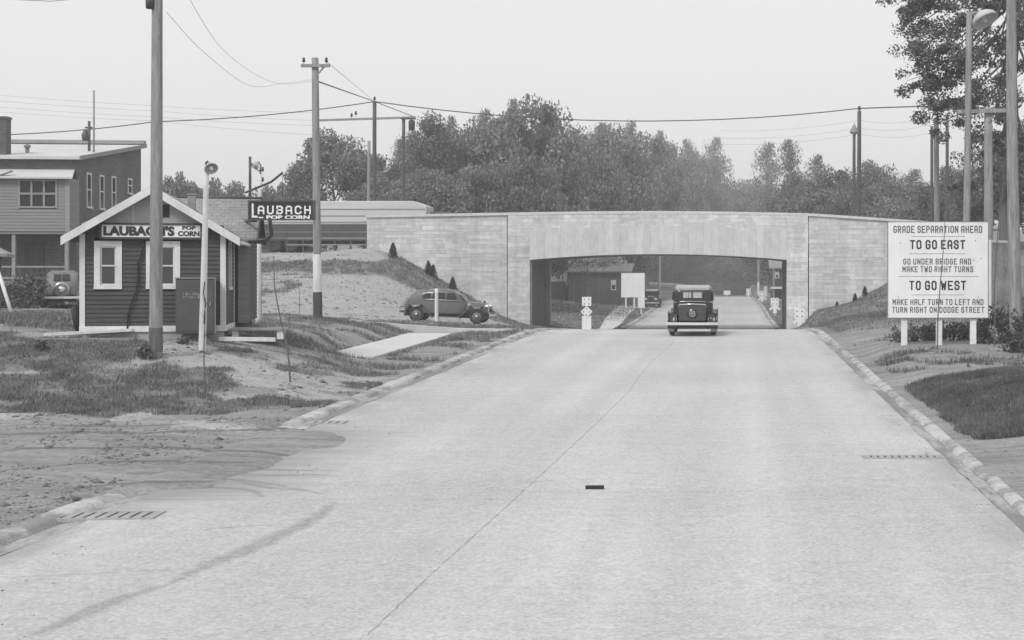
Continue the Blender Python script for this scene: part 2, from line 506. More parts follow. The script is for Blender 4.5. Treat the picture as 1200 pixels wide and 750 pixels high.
def terr(x, y, micro=True):
    """ground height in world z"""
    x = np.atleast_1d(np.asarray(x, float)).ravel(); y = np.atleast_1d(np.asarray(y, float)).ravel()
    z = np.empty(len(x))
    for s in range(0, len(x), 20000):
        q = slice(s, s + 20000)
        z[q] = mq((x[q, None] - ctl[None, :, 0]) ** 2 + (y[q, None] - ctl[None, :, 1]) ** 2) @ _w + ctl[:, 2].mean()
    far = sstep(150, 500, np.hypot(x, y - 60) - 100)
    z = z * (1 - far) + np.clip(z, -3, 18) * far
    if micro:
        terr_base = z
        a = sstep(0, 2.5, np.maximum(XL - x, x - XR))
        sx_ = np.interp(y, [40.3, 45, 52, 58.5], [-10.75, -10.95, -11.3, -11.75])
        a = a * (1 - (1 - sstep(.9, 1.6, np.abs(x - sx_))) * (y > 39.5) * (y < 59.5))
        z = terr_base - 0 + (fbm(x, y, 1.6, 5) - .5) * .10 * a + (fbm(x, y, .75, 9, 3) - .5) * .13 * a
        zw = (1 - sstep(.9, 1.9, np.abs(x - sx_))) * sstep(39.3, 40.2, y) * (1 - sstep(58.5, 60, y))
        z = z * (1 - zw) + np.interp(y, [40, 58.5], [-2.34, -2.31]) * zw
        z = z + np.exp(-((x - 6.2) / 2.6) ** 2 - ((y - 28.5) / 4.5) ** 2) * .28 * a
    # upper road bench
    near = (x < -23.2) | (x > 13)
    b = sstep(94.6, 95.9, y) * (1 - sstep(103.6, 106, y)) * near
    z = z * (1 - b) + (zu(x) - .06) * b
    # road corridor
    open_l = sstep(18.0, 18.8, y) * (1 - sstep(24.6, 25.4, y))
    dx = np.maximum(XL - x, x - XR)
    top = zr(y) + np.where(x < -2, .06 * (1 - open_l), .06)
    t = sstep(0.0, np.where(x < -2, 1.6, 1.1), dx)
    fade = 1 - sstep(322, 352, y)
    z0_ = z
    z = np.where(y < 352, top * (1 - t) + z * t, z)
    ins = (dx < 0) & (y < 352)
    lo = sstep(0, .25, -dx)
    lo = np.where((x < -2) & (open_l > .5), sstep(.45, .75, -dx), lo)
    z = np.where(ins, zr(y) + np.where(x < -2, .06 * (1 - open_l) + .012 * open_l, .06) * (1 - lo) - .14 * lo, z)
    sp_h = .045 - .05 * (x + 7.5) / 1.1 + (fbm(x, y, 1.3, 67) - .5) * .10 + (fbm(x, y, .4, 68, 2) - .5) * .03
    sp = ins & (x < -5.0) & (open_l > 0)
    z = np.where(sp, np.maximum(z, zr(y) + np.clip(sp_h, -.14, .05) * open_l - .14 * (1 - open_l)), z)
    z = np.where(y > 320, z * fade + z0_ * (1 - fade), z)
    return z + CH


def tz(x, y): return float(terr(x, y)[0])


def soil_masks(x, y):
    """grass 0..1 and pale soil 0..1 over the ground"""
    n1 = fbm(x, y, 3.0, 21); n2 = fbm(x, y, .9, 31); n3 = fbm(x, y, 9, 41)
    n = .5 * n1 + .5 * n2
    g = np.zeros_like(x); p = np.zeros_like(x)
    left, right = x < XL + .3, x > XR - .3
    # left: worn dirt in front, rough grassy bank, dark line of grass at its foot
    edge = 26.0 + (n1 - .5) * 2.4 + (n2 - .5) * 1.6 + np.clip(x + 9.5, 0, 3) * 1.2
    bank = sstep(0, .5, y - edge) * (1 - sstep(35.5, 37.5, y))
    dens = .44 + .30 * np.exp(-((y - 27.6) / 1.1) ** 2) - .20 * np.exp(-((x + 10.2) / 1.6) ** 2 - ((y - 31.8) / 1.5) ** 2)
    g = np.where(left, np.maximum(g, bank * sstep(.38, .56, n + (dens - .5))), g)
    p = np.where(left, np.maximum(p, bank * sstep(.50, .60, 1 - n2 + .22 * np.exp(-((x + 10.2) / 1.8) ** 2 - ((y - 31.9) / 1.4) ** 2))), p)
    p = np.where(left, np.maximum(p, np.exp(-((y - 25.2) / .8) ** 2) * sstep(.45, .6, n1) * .8), p)
    mid = sstep(36, 38, y) * (1 - sstep(62, 66, y))
    g = np.where(left, np.maximum(g, mid * sstep(.36, .6, n + .02)), g)
    # embankment: grass band above, pale raw soil below
    emb = sstep(66, 70, y) * (1 - sstep(96, 97, y))
    h = terr(x, y, False) - CH
    band = sstep(-.3, .1, h + .02 * (x + 20) + (n1 - .5) * .8) * (1 - sstep(.75, 1.0, h + (n2 - .5) * .5))
    close = sstep(86.5, 90.5, y + (n1 - .5) * 4) * sstep(0, 1, (x + 22.5) * .6)
    g = np.where(left, np.maximum(g, emb * np.clip(np.maximum(band, close * .9), 0, 1)), g)
    p = np.where(left, np.maximum(p, emb * (1 - np.clip(np.maximum(band, close), 0, 1)) * (.55 + .6 * (n2 - .3))), p)
    # right: dense mown mound, then bare soil, then grass slope up to the wing wall
    mo = sstep(0, .25, y - (22.9 + (n1 - .5) * 1.0)) * (1 - sstep(31.6, 32.3, y + (n1 - .5) * .8)) * sstep(0, .35, x - (XR + .08 + (n2 - .5) * .3))
    g = np.where(right, np.maximum(g, mo), g)
    g = np.where(right, np.maximum(g, sstep(33, 36, y) * (1 - sstep(50, 55, y)) * sstep(.56, .68, n + np.clip(x - 8, 0, 3) * .1)), g)
    g = np.where(right, np.maximum(g, sstep(50, 56, y) * sstep(.33, .48, n + .12)), g)
    p = np.where(right, np.maximum(p, (sstep(32, 32.6, y) * (1 - sstep(33.5, 35, y))) * .5), p)
    p = np.where(right, np.maximum(p, sstep(45, 48, y) * (1 - sstep(52, 56, y)) * sstep(.45, .55, n1) * .6), p)
    far = sstep(96, 98, y)
    g = np.maximum(g, far * sstep(.2, .45, n + .1))
    g = np.where(x < -24, np.maximum(g, sstep(40, 50, y) * (1 - sstep(84, 90, y)) * sstep(.4, .55, n)), g)
    p = np.where((x < -24) & (y < 66) & (y > 54), np.maximum(p, sstep(.5, .6, n2)), p)
    sx_ = np.interp(y, [40.3, 45, 52, 58.5], [-10.75, -10.95, -11.3, -11.75])
    on = (np.abs(x - sx_) < .95) & (y > 40.1) & (y < 58.8)
    g = np.where(on, 0, g)
    return np.clip(g, 0, 1), np.clip(p * (1 - .8 * g), 0, 1)


def build_ground():
    xs = np.concatenate([-np.geomspace(900, 46, 26), np.arange(-45, -24, .9), np.arange(-24, 11, .24), np.arange(11, 30, .9), np.geomspace(31, 900, 26)])
    ys = np.concatenate([np.arange(-30, 6, 3.0), np.arange(6, 40, .22), np.arange(40, 110, .5), np.geomspace(110.6, 1500, 80)])
    X, Y = np.meshgrid(xs, ys)
    x, y = X.ravel(), Y.ravel()
    z = terr(x, y)
    nx, ny = len(xs), len(ys)
    i = np.arange((ny - 1) * (nx - 1)); r, c = i // (nx - 1), i % (nx - 1)
    a = r * nx + c
    Fa = np.stack([a, a + 1, a + nx + 1, a + nx], 1)
    m, nt, b = newmat('ground soil and grass'); g = NG(nt)
    at = g.n('ShaderNodeAttribute', attribute_name='grass'); ap = g.n('ShaderNodeAttribute', attribute_name='pale')
    co = g.coord()
    n1, n2, n3 = g.noise(co, 1.3, 5), g.noise(co, 9, 5, .65), g.noise(co, 45, 3)
    flat = g.noise(g.coord((.2, 2.2, 1), (0, 0, R(4))), 1.7, 6, .7)
    k = g.math('ADD', g.math('MULTIPLY', n1, .35), g.math('MULTIPLY', n2, .65))
    dirt = g.remap(g.math('ADD', g.math('MULTIPLY', k, .55), g.math('MULTIPLY', flat, .45)), .36, .64, .15, .36)
    pale = g.remap(k, .33, .68, .24, .46)
    grass = g.remap(g.math('ADD', g.math('MULTIPLY', n2, .6), g.math('MULTIPLY', n1, .4)), .34, .66, .08, .28)
    gm = g.math('ADD', at.outputs['Fac'], g.math('MULTIPLY', g.math('SUBTRACT', n2, .5), 1.7))
    pm = g.math('ADD', ap.outputs['Fac'], g.math('MULTIPLY', g.math('SUBTRACT', n2, .5), 1.5))
    v = g.mix(g.remap(pm, .35, .65, 0, 1), dirt, pale)
    v = g.mix(g.remap(gm, .35, .62, 0, 1), v, grass)
    g.grey(v, b.inputs['Base Color']); b.inputs['Roughness'].default_value = .95; b.inputs['Specular IOR Level'].default_value = .1
    hgt = g.math('ADD', g.math('MULTIPLY', n2, 1.0), g.math('MULTIPLY', n3, .4))
    g.bump(hgt, .8, .05, b)
    o = big_mesh('ground', np.stack([x, y, z], 1), Fa, m, kind='structure')
    gm_, pm_ = soil_masks(x, y)
    for nme, arr in (('grass', gm_), ('pale', pm_)):
        o.data.attributes.new(nme, 'FLOAT', 'POINT').data.foreach_set('value', arr.astype(np.float32))
    o.data.polygons.foreach_set('use_smooth', np.ones(len(Fa), bool))
    return o


build_ground()

# ------------------------------------------------------------------ road, gutters, kerbs
def ribbon(name, xa, xb, y0, y1, lift, m, nx=2, step=.5, **k):
    ys = np.arange(y0, y1 + step / 2, step); xs = np.linspace(xa, xb, nx)
    X, Y = np.meshgrid(xs, ys)
    V = np.stack([X.ravel(), Y.ravel(), zr(Y.ravel()) + CH + lift], 1)
    i = np.arange((len(ys) - 1) * (nx - 1)); a = i // (nx - 1) * nx + i % (nx - 1)
    o = big_mesh(name, V, np.stack([a, a + 1, a + nx + 1, a + nx], 1), m, **k)
    o.data.polygons.foreach_set('use_smooth', np.ones(len(i), bool))
    return o


def mat_road():
    m, nt, b = newmat('road concrete'); g = NG(nt)
    co = g.coord()
    big = g.noise(co, .12, 5, .6)
    streak = g.noise(g.coord((1.0, .045, 1)), .9, 5, .6)
    cross = g.noise(g.coord((.25, 2.5, 1)), 1.6, 4, .6)
    grain = g.noise(co, 22, 5, .7); fine = g.noise(co, 120, 3, .7)
    v = g.remap(big, .3, .7, -.045, .045)
    v = g.math('ADD', v, g.remap(streak, .3, .7, -.04, .04))
    v = g.math('ADD', v, g.remap(cross, .3, .7, -.012, .012))
    v = g.math('ADD', v, g.remap(grain, .35, .65, -.07, .07))
    v = g.math('ADD', v, g.remap(g.noise(co, 5.5, 5, .7), .35, .65, -.03, .03))
    v = g.math('ADD', v, g.remap(fine, .3, .7, -.10, .10))
    # soil tracked on to the edges
    sep = g.n('ShaderNodeSeparateXYZ'); tc = g.n('ShaderNodeTexCoord'); g.l(tc.outputs['Object'], sep.inputs[0])
    eL = g.remap(sep.outputs[0], -7.4, -6.2, 1, 0); eR = g.remap(sep.outputs[0], 2.6, 3.25, 0, 1)
    e = g.math('MAXIMUM', eL, eR)
    e = g.math('MULTIPLY', e, g.remap(g.noise(g.coord((1, .35, 1)), 1.1, 5, .65), .42, .6, 0, 1))
    for lane in (-5.6, -3.9, -.5, 1.1):
        dl = g.math('ABSOLUTE', g.math('SUBTRACT', sep.outputs[0], lane))
        v = g.math('ADD', v, g.math('MULTIPLY', g.remap(dl, 0, .7, -.03, 0), g.remap(streak, .35, .6, .3, 1.3)))
    base = g.math('ADD', v, .445)
    # diffuse dirt fan where cars turn in from the left drive
    yy = g.math('ABSOLUTE', g.math('SUBTRACT', sep.outputs[1], 21.4))
    fan = g.math('MULTIPLY', g.remap(yy, 2.8, 5.6, 1, 0), g.remap(sep.outputs[0], -7.32, -4.7, 1.25, 0))
    fn = g.math('ADD', g.math('MULTIPLY', g.noise(g.coord((.35, 2.2, 1), (0, 0, R(-14))), 1.3, 6, .7), .7), g.math('MULTIPLY', grain, .3))
    fan = g.remap(g.math('ADD', fan, g.math('MULTIPLY', g.math('SUBTRACT', fn, .5), 1.3)), .30, .95, 0, 1)
    fan = g.math('MULTIPLY', fan, g.remap(sep.outputs[0], -4.9, -4.0, 1, 0))
    e = g.math('MAXIMUM', g.math('MULTIPLY', e, .75), g.math('MULTIPLY', fan, .95))
    g.grey(g.mix(g.math('MINIMUM', e, 1.0), base, .27), b.inputs['Base Color'])
    b.inputs['Roughness'].default_value = .9; b.inputs['Specular IOR Level'].default_value = .15
    g.bump(grain, .35, .01, b)
    return m


ROAD = mat_road()
ribbon('road', -7.32, 3.2, 2, 334, 0.0, ROAD, 12, kind='structure')


def strip_profile(name, prof, ys, m, jag=0.0, **k):
    """prof: (x, dz) swept along y on the road height; jag makes the outline uneven like worn and half buried concrete"""
    prof = np.array(prof, float); n = len(prof)
    V = []
    for y in ys:
        for q, (x, dz) in enumerate(prof):
            jx = (vn(np.array([q * 7.3]), np.array([y]), .5, 61)[0] - .5) * jag
            en = min(1.0, .12 + .9 * min(y - ys[0], ys[-1] - y) / .7) if name == 'kerb' else 1.0
            V.append((x + jx, y, zr(y) + CH + (dz if dz < 0 else dz * en) + (vn(np.array([y]), np.array([q * 3.1]), .8, 62)[0] - .5) * jag * .25))
    V = np.array(V); i = np.arange((len(ys) - 1) * (n - 1)); a = i // (n - 1) * n + i % (n - 1)
    return big_mesh(name, V, np.stack([a, a + 1, a + n + 1, a + n], 1), m, **k)


ys_a, ys_b = np.arange(6, 18.4, .3), np.arange(25.2, 93, .3)
ys_r = np.arange(6, 94, .3); ys_f = np.arange(104.5, 300, 1.0)
gl, kl = [(-7.31, .003), (-7.36, -.02), (-7.69, -.034)], [(-7.62, -.032), (-7.66, .022), (-7.70, .038), (-7.90, .046), (-8.02, -.03)]
gr, kr = [(3.49, -.034), (3.24, -.02), (3.19, .003)], [(3.82, -.03), (3.70, .046), (3.51, .038), (3.46, .022), (3.42, -.032)]
for seg in (ys_a, ys_b, ys_f):
    strip_profile('gutter', [(x, z) for x, z in reversed(gl)], seg, CHANNEL, .05, kind='structure')
    strip_profile('kerb', [(x, z) for x, z in reversed(kl)], seg, CURB, .06, kind='structure')
for seg in (ys_r, ys_f):
    strip_profile('gutter', [(x, z) for x, z in reversed(gr)], seg, CHANNEL, .05, kind='structure')
    strip_profile('kerb', [(x, z) for x, z in reversed(kr)], seg, CURB, .06, kind='structure')


def on_road(px, py):
    """the road point seen at a pixel of the photograph"""
    lo, hi = 5.0, 57.0
    for _ in range(50):
        d = (lo + hi) / 2
        if VY - zr(d) * F / d > py: lo = d
        else: hi = d
    return (px - VX) * d / F, d


def drape(name, pts, w, m, lift=.004, jag=.3, step=.12, taper=False, **k):
    """a thin wandering line lying on the road"""
    pts = [on_road(*p) for p in pts]
    out = []
    for (x0, y0), (x1, y1) in zip(pts, pts[1:]):
        n = max(2, int(math.hypot(x1 - x0, y1 - y0) / step))
        out += [(x0 + (x1 - x0) * i / n, y0 + (y1 - y0) * i / n) for i in range(n)]
    out.append(pts[-1])
    V = []
    for i, (x, y) in enumerate(out):
        a, b = out[max(i - 1, 0)], out[min(i + 1, len(out) - 1)]
        t = Vector((b[0] - a[0], b[1] - a[1])).normalized(); nrm = Vector((-t.y, t.x))
        f = math.sin(math.pi * min(1, max(0.02, i / (len(out) - 1)))) ** .4 if taper else 1
        j = (random.random() - .5) * w * jag
        for s in ((-1, 0, 1) if taper else (-1, 1)):
            ww = w * f * (1 + (random.random() - .5) * jag) / 2
            V.append((x + nrm.x * (s * ww + j), y + nrm.y * (s * ww + j), zr(y + nrm.y * s * ww) + CH + lift))
    if taper:
        nn = len(out); i = np.arange(nn - 1) * 3
        o = big_mesh(name, np.array(V), np.concatenate([np.stack([i + q, i + q + 1, i + q + 4, i + q + 3], 1) for q in (0, 1)]), m, **k)
        fd = np.zeros((nn, 3)); fd[:, 1] = np.sin(np.pi * np.linspace(.03, .97, nn)) ** .5
        o.data.attributes.new('fade', 'FLOAT', 'POINT').data.foreach_set('value', fd.ravel().astype(np.float32))
        return o
    i = np.arange(len(out) - 1) * 2
    return big_mesh(name, np.array(V), np.stack([i, i + 1, i + 3, i + 2], 1), m, **k)


def mat_stain(name, v, alpha, fade=False):
    m, nt, b = newmat(name); g = NG(nt)
    out = [n for n in nt.nodes if n.type == 'OUTPUT_MATERIAL'][0]
    b.inputs['Base Color'].default_value = (v,) * 3 + (1,); b.inputs['Roughness'].default_value = .9
    tr = g.n('ShaderNodeBsdfTransparent'); mx = g.n('ShaderNodeMixShader')
    n = g.noise(g.coord(), 9, 5, .75)
    al = g.remap(n, .3, .62, alpha * .35, alpha)
    if fade: al = g.math('MULTIPLY', al, g.remap(g.n('ShaderNodeAttribute', attribute_name='fade').outputs['Fac'], 0, .6, 0, 1))
    g.l(al, mx.inputs[0]); g.l(tr.outputs[0], mx.inputs[1]); g.l(b.outputs[0], mx.inputs[2])
    g.l(mx.outputs[0], out.inputs[0]); return m


def smooth_px(q):
    out = []
    for i in range(len(q) - 1):
        a, b, c, d = (np.array(q[j], float) for j in (max(i - 1, 0), i, i + 1, min(i + 2, len(q) - 1)))
        for k in range(6):
            t = k / 6; out.append(tuple(.5 * ((2 * b) + (c - a) * t + (2 * a - 5 * b + 4 * c - d) * t * t + (3 * b - a - 3 * c + d) * t ** 3)))
    return out + [q[-1]]


SKID = mat_stain('tyre scuff', .24, .30, True)
SEAM = mat_stain('joint in the concrete', .20, .5)
drape('road_seam', [(790, 400), (765, 423), (750, 440), (738, 458), (700, 495), (650, 542), (590, 597), (520, 660), (430, 745)], .013, SEAM, .004, 1.2, kind='structure')
for pts in ([(0, 577), (60, 575), (130, 572)], [(150, 627), (220, 622), (300, 616), (420, 612)], [(640, 578), (780, 577), (960, 576)], [(0, 677), (120, 672), (200, 668)]):
    drape('road_seam', pts, .012, SEAM, .004, 1.4, kind='structure')
for yj in (9.4, 17.9, 27.1, 36.3, 45.5):
    mbj = []
    for q in range(41):
        x_ = -7.25 + q * (10.4 / 40); j_ = random.uniform(-.006, .006)
        for s_ in (-1, 1): mbj.append((x_, yj + j_ + s_ * random.uniform(.003, .010), float(zr(yj)) + CH + .0045))
    ij = np.arange(40) * 2
    big_mesh('road_joint', np.array(mbj), np.stack([ij, ij + 2, ij + 3, ij + 1], 1), SEAM, kind='structure')
for pts, w in (([(200, 684), (240, 664), (290, 644), (340, 622), (375, 603), (392, 588)], .20), ([(262, 560), (310, 571), (350, 574), (380, 580)], .12),
               ([(180, 568), (235, 571), (290, 574), (310, 584)], .10), ([(270, 556), (330, 557), (390, 556)], .12), ([(30, 748), (90, 724), (140, 702), (200, 684)], .16),
               ([(240, 563), (275, 562), (340, 571)], .10), ([(150, 545), (240, 548), (330, 551), (400, 552)], .12)):
    drape('tyre_mark', smooth_px(pts), w * 1.7, SKID, .006, .12, .08, True, kind='structure')

# walks
def ground_at(px, py):
    d = np.linspace(8, 93, 1700); x = (px - VX) * d / F
    k = terr(x, d, False) >= CH + (VY - py) * d / F
    i = int(np.argmax(k)); return float(x[i]), float(d[i])


SLABZ = lambda y: np.interp(y, [40, 58.5], [-2.31, -2.28])


def slab(name, path, w, thick=.07, lift=.05, level=None, **k):
    """concrete walk along (x, y) points lying on the ground"""
    mb = MB()
    pts = []
    for (x0, y0), (x1, y1) in zip(path, path[1:]):
        n = max(1, int(math.hypot(x1 - x0, y1 - y0) / .5))
        pts += [(x0 + (x1 - x0) * i / n, y0 + (y1 - y0) * i / n) for i in range(n)]
    pts.append(path[-1])
    loops = []
    for i, (x, y) in enumerate(pts):
        a, b = pts[max(i - 1, 0)], pts[min(i + 1, len(pts) - 1)]
        t = Vector((b[0] - a[0], b[1] - a[1])).normalized(); nr = Vector((-t.y, t.x))
        ev = lambda o, q: sum(float(terr(x + nr.x * o + t.x * j, y + nr.y * o + t.y * j, False)[0]) for j in q) / len(q)
        zl, zr_ = (level(y),) * 2 if level else (ev(w / 2, (-1.5, -.7, 0, .7, 1.5)) + lift, ev(-w / 2, (-1.5, -.7, 0, .7, 1.5)) + lift)
        L, Rr = (x + nr.x * w / 2, y + nr.y * w / 2), (x - nr.x * w / 2, y - nr.y * w / 2)
        loops.append([(L[0], L[1], zl - .35), (Rr[0], Rr[1], zr_ - .35), (Rr[0], Rr[1], zr_), (L[0], L[1], zl)])
    mb.loft(loops, smooth=False)
    return mb.build(name, CONCRETE, fix=True, **k)


slab('sidewalk', [(-10.75, 40.3), (-10.95, 45), (-11.3, 52), (-11.6, 56.3)], 1.7, level=lambda y: float(SLABZ(y)) + CH + .03, kind='structure')
slab('sidewalk', [(-9.0, 93), (-9.2, 104), (-9.6, 125), (-10.0, 155)], 1.6, kind='structure')
slab('cross_kerb', [ground_at(*q) for q in ((416, 378.5), (450, 382), (490, 385.5), (540, 389), (590, 389.5), (622, 390))], .4, lift=.13, kind='structure')
slab('drive_slab', [(-30.5, 61.5), (-26.2, 60.8)], 1.9, kind='structure')
slab('cross_kerb', [(4.2, 146), (12, 147)], .8, kind='structure')

TRACK = mat_stain('wheel track in soil', .13, .55, True)
for pts, w in (([(0, 512), (120, 508), (260, 505), (390, 502)], .30), ([(0, 528), (150, 524), (300, 530), (345, 536)], .30), ([(20, 548), (150, 541), (300, 543)], .25), ([(60, 575), (160, 566), (250, 565)], .25), ([(0, 500), (150, 497), (330, 494)], .22)):
    gp = [ground_at(*q) for q in smooth_px(pts)]
    V = []
    for i, (x, y) in enumerate(gp):
        for s_ in (-1, 0, 1): V.append((x, y + s_ * w / 2, tz(x, y + s_ * w / 2) + .006))
    nn = len(gp); i = np.arange(nn - 1) * 3
    o = big_mesh('wheel_track', np.array(V), np.concatenate([np.stack([i + q, i + q + 1, i + q + 4, i + q + 3], 1) for q in (0, 1)]), TRACK, kind='structure')
    fd = np.zeros((nn, 3)); fd[:, 1] = np.sin(np.pi * np.linspace(.03, .97, nn)) ** .5
    o.data.attributes.new('fade', 'FLOAT', 'POINT').data.foreach_set('value', fd.ravel().astype(np.float32))

# upper road on its bench, level with the bridge deck
mbu = MB()
xs_u = list(np.linspace(-120, 80, 60))
for a, b in zip(xs_u, xs_u[1:]):
    mbu.add([(a, UY0, zu(a) + CH), (b, UY0, zu(b) + CH), (b, UY1, zu(b) + CH), (a, UY1, zu(a) + CH)], [(0, 1, 2, 3)])
mbu.build('upper_road', GUTTER, kind='structure')

# drains
def drain(px, py, n, pitch, ln, ang, label, extra=0):
    x, y = on_road(px, py); z = zr(y) + CH
    e = empty('storm_drain', (x, y, z), ang, label=label, cat='storm drain', group='storm drains in the gutters')
    w = n * pitch + .08
    f = MB(); fr = .035
    f.box(-w / 2, w / 2, -ln / 2 - fr, -ln / 2, -.03, .016); f.box(-w / 2, w / 2, ln / 2, ln / 2 + fr, -.03, .016)
    f.box(-w / 2 - fr, -w / 2, -ln / 2 - fr, ln / 2 + fr, -.03, .0165); f.box(w / 2, w / 2 + fr, -ln / 2 - fr, ln / 2 + fr, -.03, .0165)
    f.build('frame', GUTTER, e)
    h = MB(); h.box(-w / 2 + .002, w / 2 - .002, -ln / 2 + .002, ln / 2 - .002, -.02, .006); h.build('pit', IRON, e)
    b = MB()
    for i in range(n + 1):
        u = -w / 2 + .04 + i * pitch
        b.box(u - pitch * .34, u + pitch * .34, -ln / 2 + .001, ln / 2 - .001, -.015, .014)
    b.build('grate', GUTTER, e)
    return e


drain(1058, 536, 10, .105, .24, 0, 'slotted iron storm drain in the right gutter beside the dark grass mound')
drain(105, 605, 11, .13, .42, R(4), 'slotted iron storm drain in the foreground at the left edge of the road')
drain(383, 495.5, 4, .13, .40, R(3), 'small slotted storm drain where the left kerb begins again past the dirt drive')

# ------------------------------------------------------------------ stone bridge
BD = 95.0
def bx(px): return (px - VX) * BD / F
def bz(py): return CH + (VY - py) * BD / F


bridge = empty('stone_bridge', (bx(772), BD, CH + zr(BD)), label='long pale limestone bridge with one low arch over the road', cat='bridge')
OX, OY, OZ = bridge.location
def bl(px, py): return bx(px) - OX, bz(py) - OZ     # bridge-local x, z


top_px = [(400, 253), (430, 252), (592, 249.2), (700, 247.6), (772, 247.3), (850, 248), (950, 250), (1040, 256), (1110, 261), (1260, 272)]
tpx, tpy = [a for a, b in top_px], [b for a, b in top_px]
def topz(x): return float(np.interp(x, [bl(a, 0)[0] for a in tpx], [bl(0, b)[1] for b in tpy]))


xa, xb = bl(621, 0)[0], bl(922, 0)[0]
zs, zc = bl(0, 304.5)[1], bl(0, 297.8)[1]
def soff(x):
    u = (2 * (x - xa) / (xb - xa) - 1)
    return zc - (zc - zs) * u * u


xj0, xj1 = bl(594, 0)[0], bl(948, 0)[0]
xw0, xw1 = bl(430, 0)[0], bl(1190, 0)[0]
COPE = .17
TH = 8.6
vh = 2.15         # height of the arch stones
def wall_piece(x0, x1, y0, y1, zbot, zt, n=1):
    mb = MB(); xs = np.linspace(x0, x1, n + 1)
    zb = zbot if callable(zbot) else (lambda x: zbot)
    loops = []
    for x in xs: loops.append([(x, y0, zb(x)), (x, y1, zb(x)), (x, y1, zt(x)), (x, y0, zt(x))])
    mb.loft(loops, smooth=False); return mb


ztc = lambda x: topz(x) - COPE
# wing walls, piers, spandrel over the arch
wall_piece(xw0, xj0, 0, .7, -.6, ztc, 8).build('wing_wall', STONE, bridge, fix=True)
wall_piece(xj1, xw1, 0, .7, -.6, ztc, 8).build('wing_wall', STONE, bridge, fix=True)
wall_piece(xj0 + .07, xa, -.10, 1.0, -.6, ztc, 2).build('pier', STONE_PIER, bridge, fix=True)
wall_piece(xb, xj1 - .07, -.10, 1.0, -.6, ztc, 2).build('pier', STONE_PIER, bridge, fix=True)
vt = lambda x: min(soff(x) + vh + .25 * (1 - abs(2 * (x - xa) / (xb - xa) - 1)), ztc(x) - .4)
wall_piece(xa + .001, xb - .001, -.10, .6, lambda x: vt(x) - .75, ztc, 24).build('spandrel', STONE_PIER, bridge, fix=True)
# arch stones: tall blocks of slightly different tone and reach
nv = 34
vw = (xb - xa) / nv
mt = [mat('arch limestone tone %s' % w, v, .85, .14, 1.4, 5, .6, .03, (1.6, 1, 1.0)) for w, v in (('pale', .545), ('mid', .52), ('grey', .49))]
tone = [random.choice((0, 0, 1, 1, 2)) for _ in range(nv)]
for k in range(3):
    mb = MB()
    for i in range(nv):
        if tone[i] != k: continue
        x0, x1 = xa + i * vw + .003, xa + (i + 1) * vw - .003
        dv = random.choice((0, .1, .25, .4, .55))
        pr = -.10 - random.choice((0.003, .008, .013))
        mb.loft([[(x, pr, soff(x)), (x, .55, soff(x)), (x, .55, vt(x) - dv), (x, pr, vt(x) - dv)] for x in (x0, x1)], smooth=False)
    mb.build('arch_stones', mt[k], bridge, fix=True)
# coping
mb = MB(); xs = np.linspace(xw0 - .05, xw1, 44)
for a, b in zip(xs, xs[1:]):
    mb.loft([[(x, -.125, ztc(x)), (x, .75, ztc(x)), (x, .75, topz(x)), (x, -.125, topz(x))] for x in (a + .006, b - .006)], smooth=False)
mb.build('coping', COPING, bridge, fix=True)
# soffit slab, deck, abutments, rear parapet
zd = zu(0) + CH - OZ
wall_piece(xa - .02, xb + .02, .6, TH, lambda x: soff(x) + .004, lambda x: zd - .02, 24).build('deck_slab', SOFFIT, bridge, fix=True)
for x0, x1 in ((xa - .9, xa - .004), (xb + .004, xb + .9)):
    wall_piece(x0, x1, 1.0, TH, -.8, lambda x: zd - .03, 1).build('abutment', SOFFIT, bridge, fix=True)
mb = wall_piece(xa - .5, xa + .32, TH - .6, TH + .15, -.8, lambda x: zs - .02, 1); mb.build('rear_pilaster', GUTTER, bridge, fix=True)
wall_piece(xw0 + 6, xj0, TH, TH + .5, -.6, ztc, 4).build('rear_wall', STONE, bridge, fix=True)
wall_piece(xj1, xw1 - 3, TH, TH + .5, -.6, ztc, 4).build('rear_wall', STONE, bridge, fix=True)
wall_piece(xj0, xa - .51, TH, TH + .52, -.6, ztc, 1).build('rear_wall', STONE, bridge, fix=True)
wall_piece(xb + .01, xj1, TH, TH + .52, -.6, ztc, 1).build('rear_wall', STONE, bridge, fix=True)
wall_piece(xa - .51, xb + .01, TH, TH + .52, soff, ztc, 20).build('rear_spandrel', STONE, bridge, fix=True)

# ------------------------------------------------------------------ popcorn stand
SW = 3.2
sa = math.atan2(.80, 3.09)
SZ = CH - 1.24
stand = empty('refreshment_stand', (-15.33, 34.3, SZ), sa, label='small dark clapboard stand with white trim and gabled roof', cat='stand')


def clap(mb, o, u, n, w, z0, z1, b=.105, skip=()):
    """clapboards on a wall from o along u (unit), facing n; skip: (u0,u1,z0,z1) openings"""
    o, u, n = Vector(o), Vector(u), Vector(n)
    z = z0
    while z < z1 - .005:
        zt = min(z + b, z1)
        spans = [(0, w)]
        for (a, c, zb, zh) in skip:
            if zt > zb and z < zh:
                ns = []
                for s, e in spans:
                    if c <= s or a >= e: ns.append((s, e)); continue
                    if a > s: ns.append((s, a))
                    if c < e: ns.append((c, e))
                spans = ns
        for s, e in spans:
            p = [o + u * s + n * .026 + Vector((0, 0, z)), o + u * e + n * .026 + Vector((0, 0, z)),
                 o + u * e + n * .004 + Vector((0, 0, zt)), o + u * s + n * .004 + Vector((0, 0, zt)),
                 o + u * s + n * -.02 + Vector((0, 0, z)), o + u * e + n * -.02 + Vector((0, 0, z))]
            mb.add(p, [(0, 1, 2, 3), (4, 5, 1, 0)])
        z = zt


k49 = 48.9
def sx(px): return (px - 95) / k49 * (SW / ((262 - 95) / k49))
def sz(py): return (383 - py) / k49


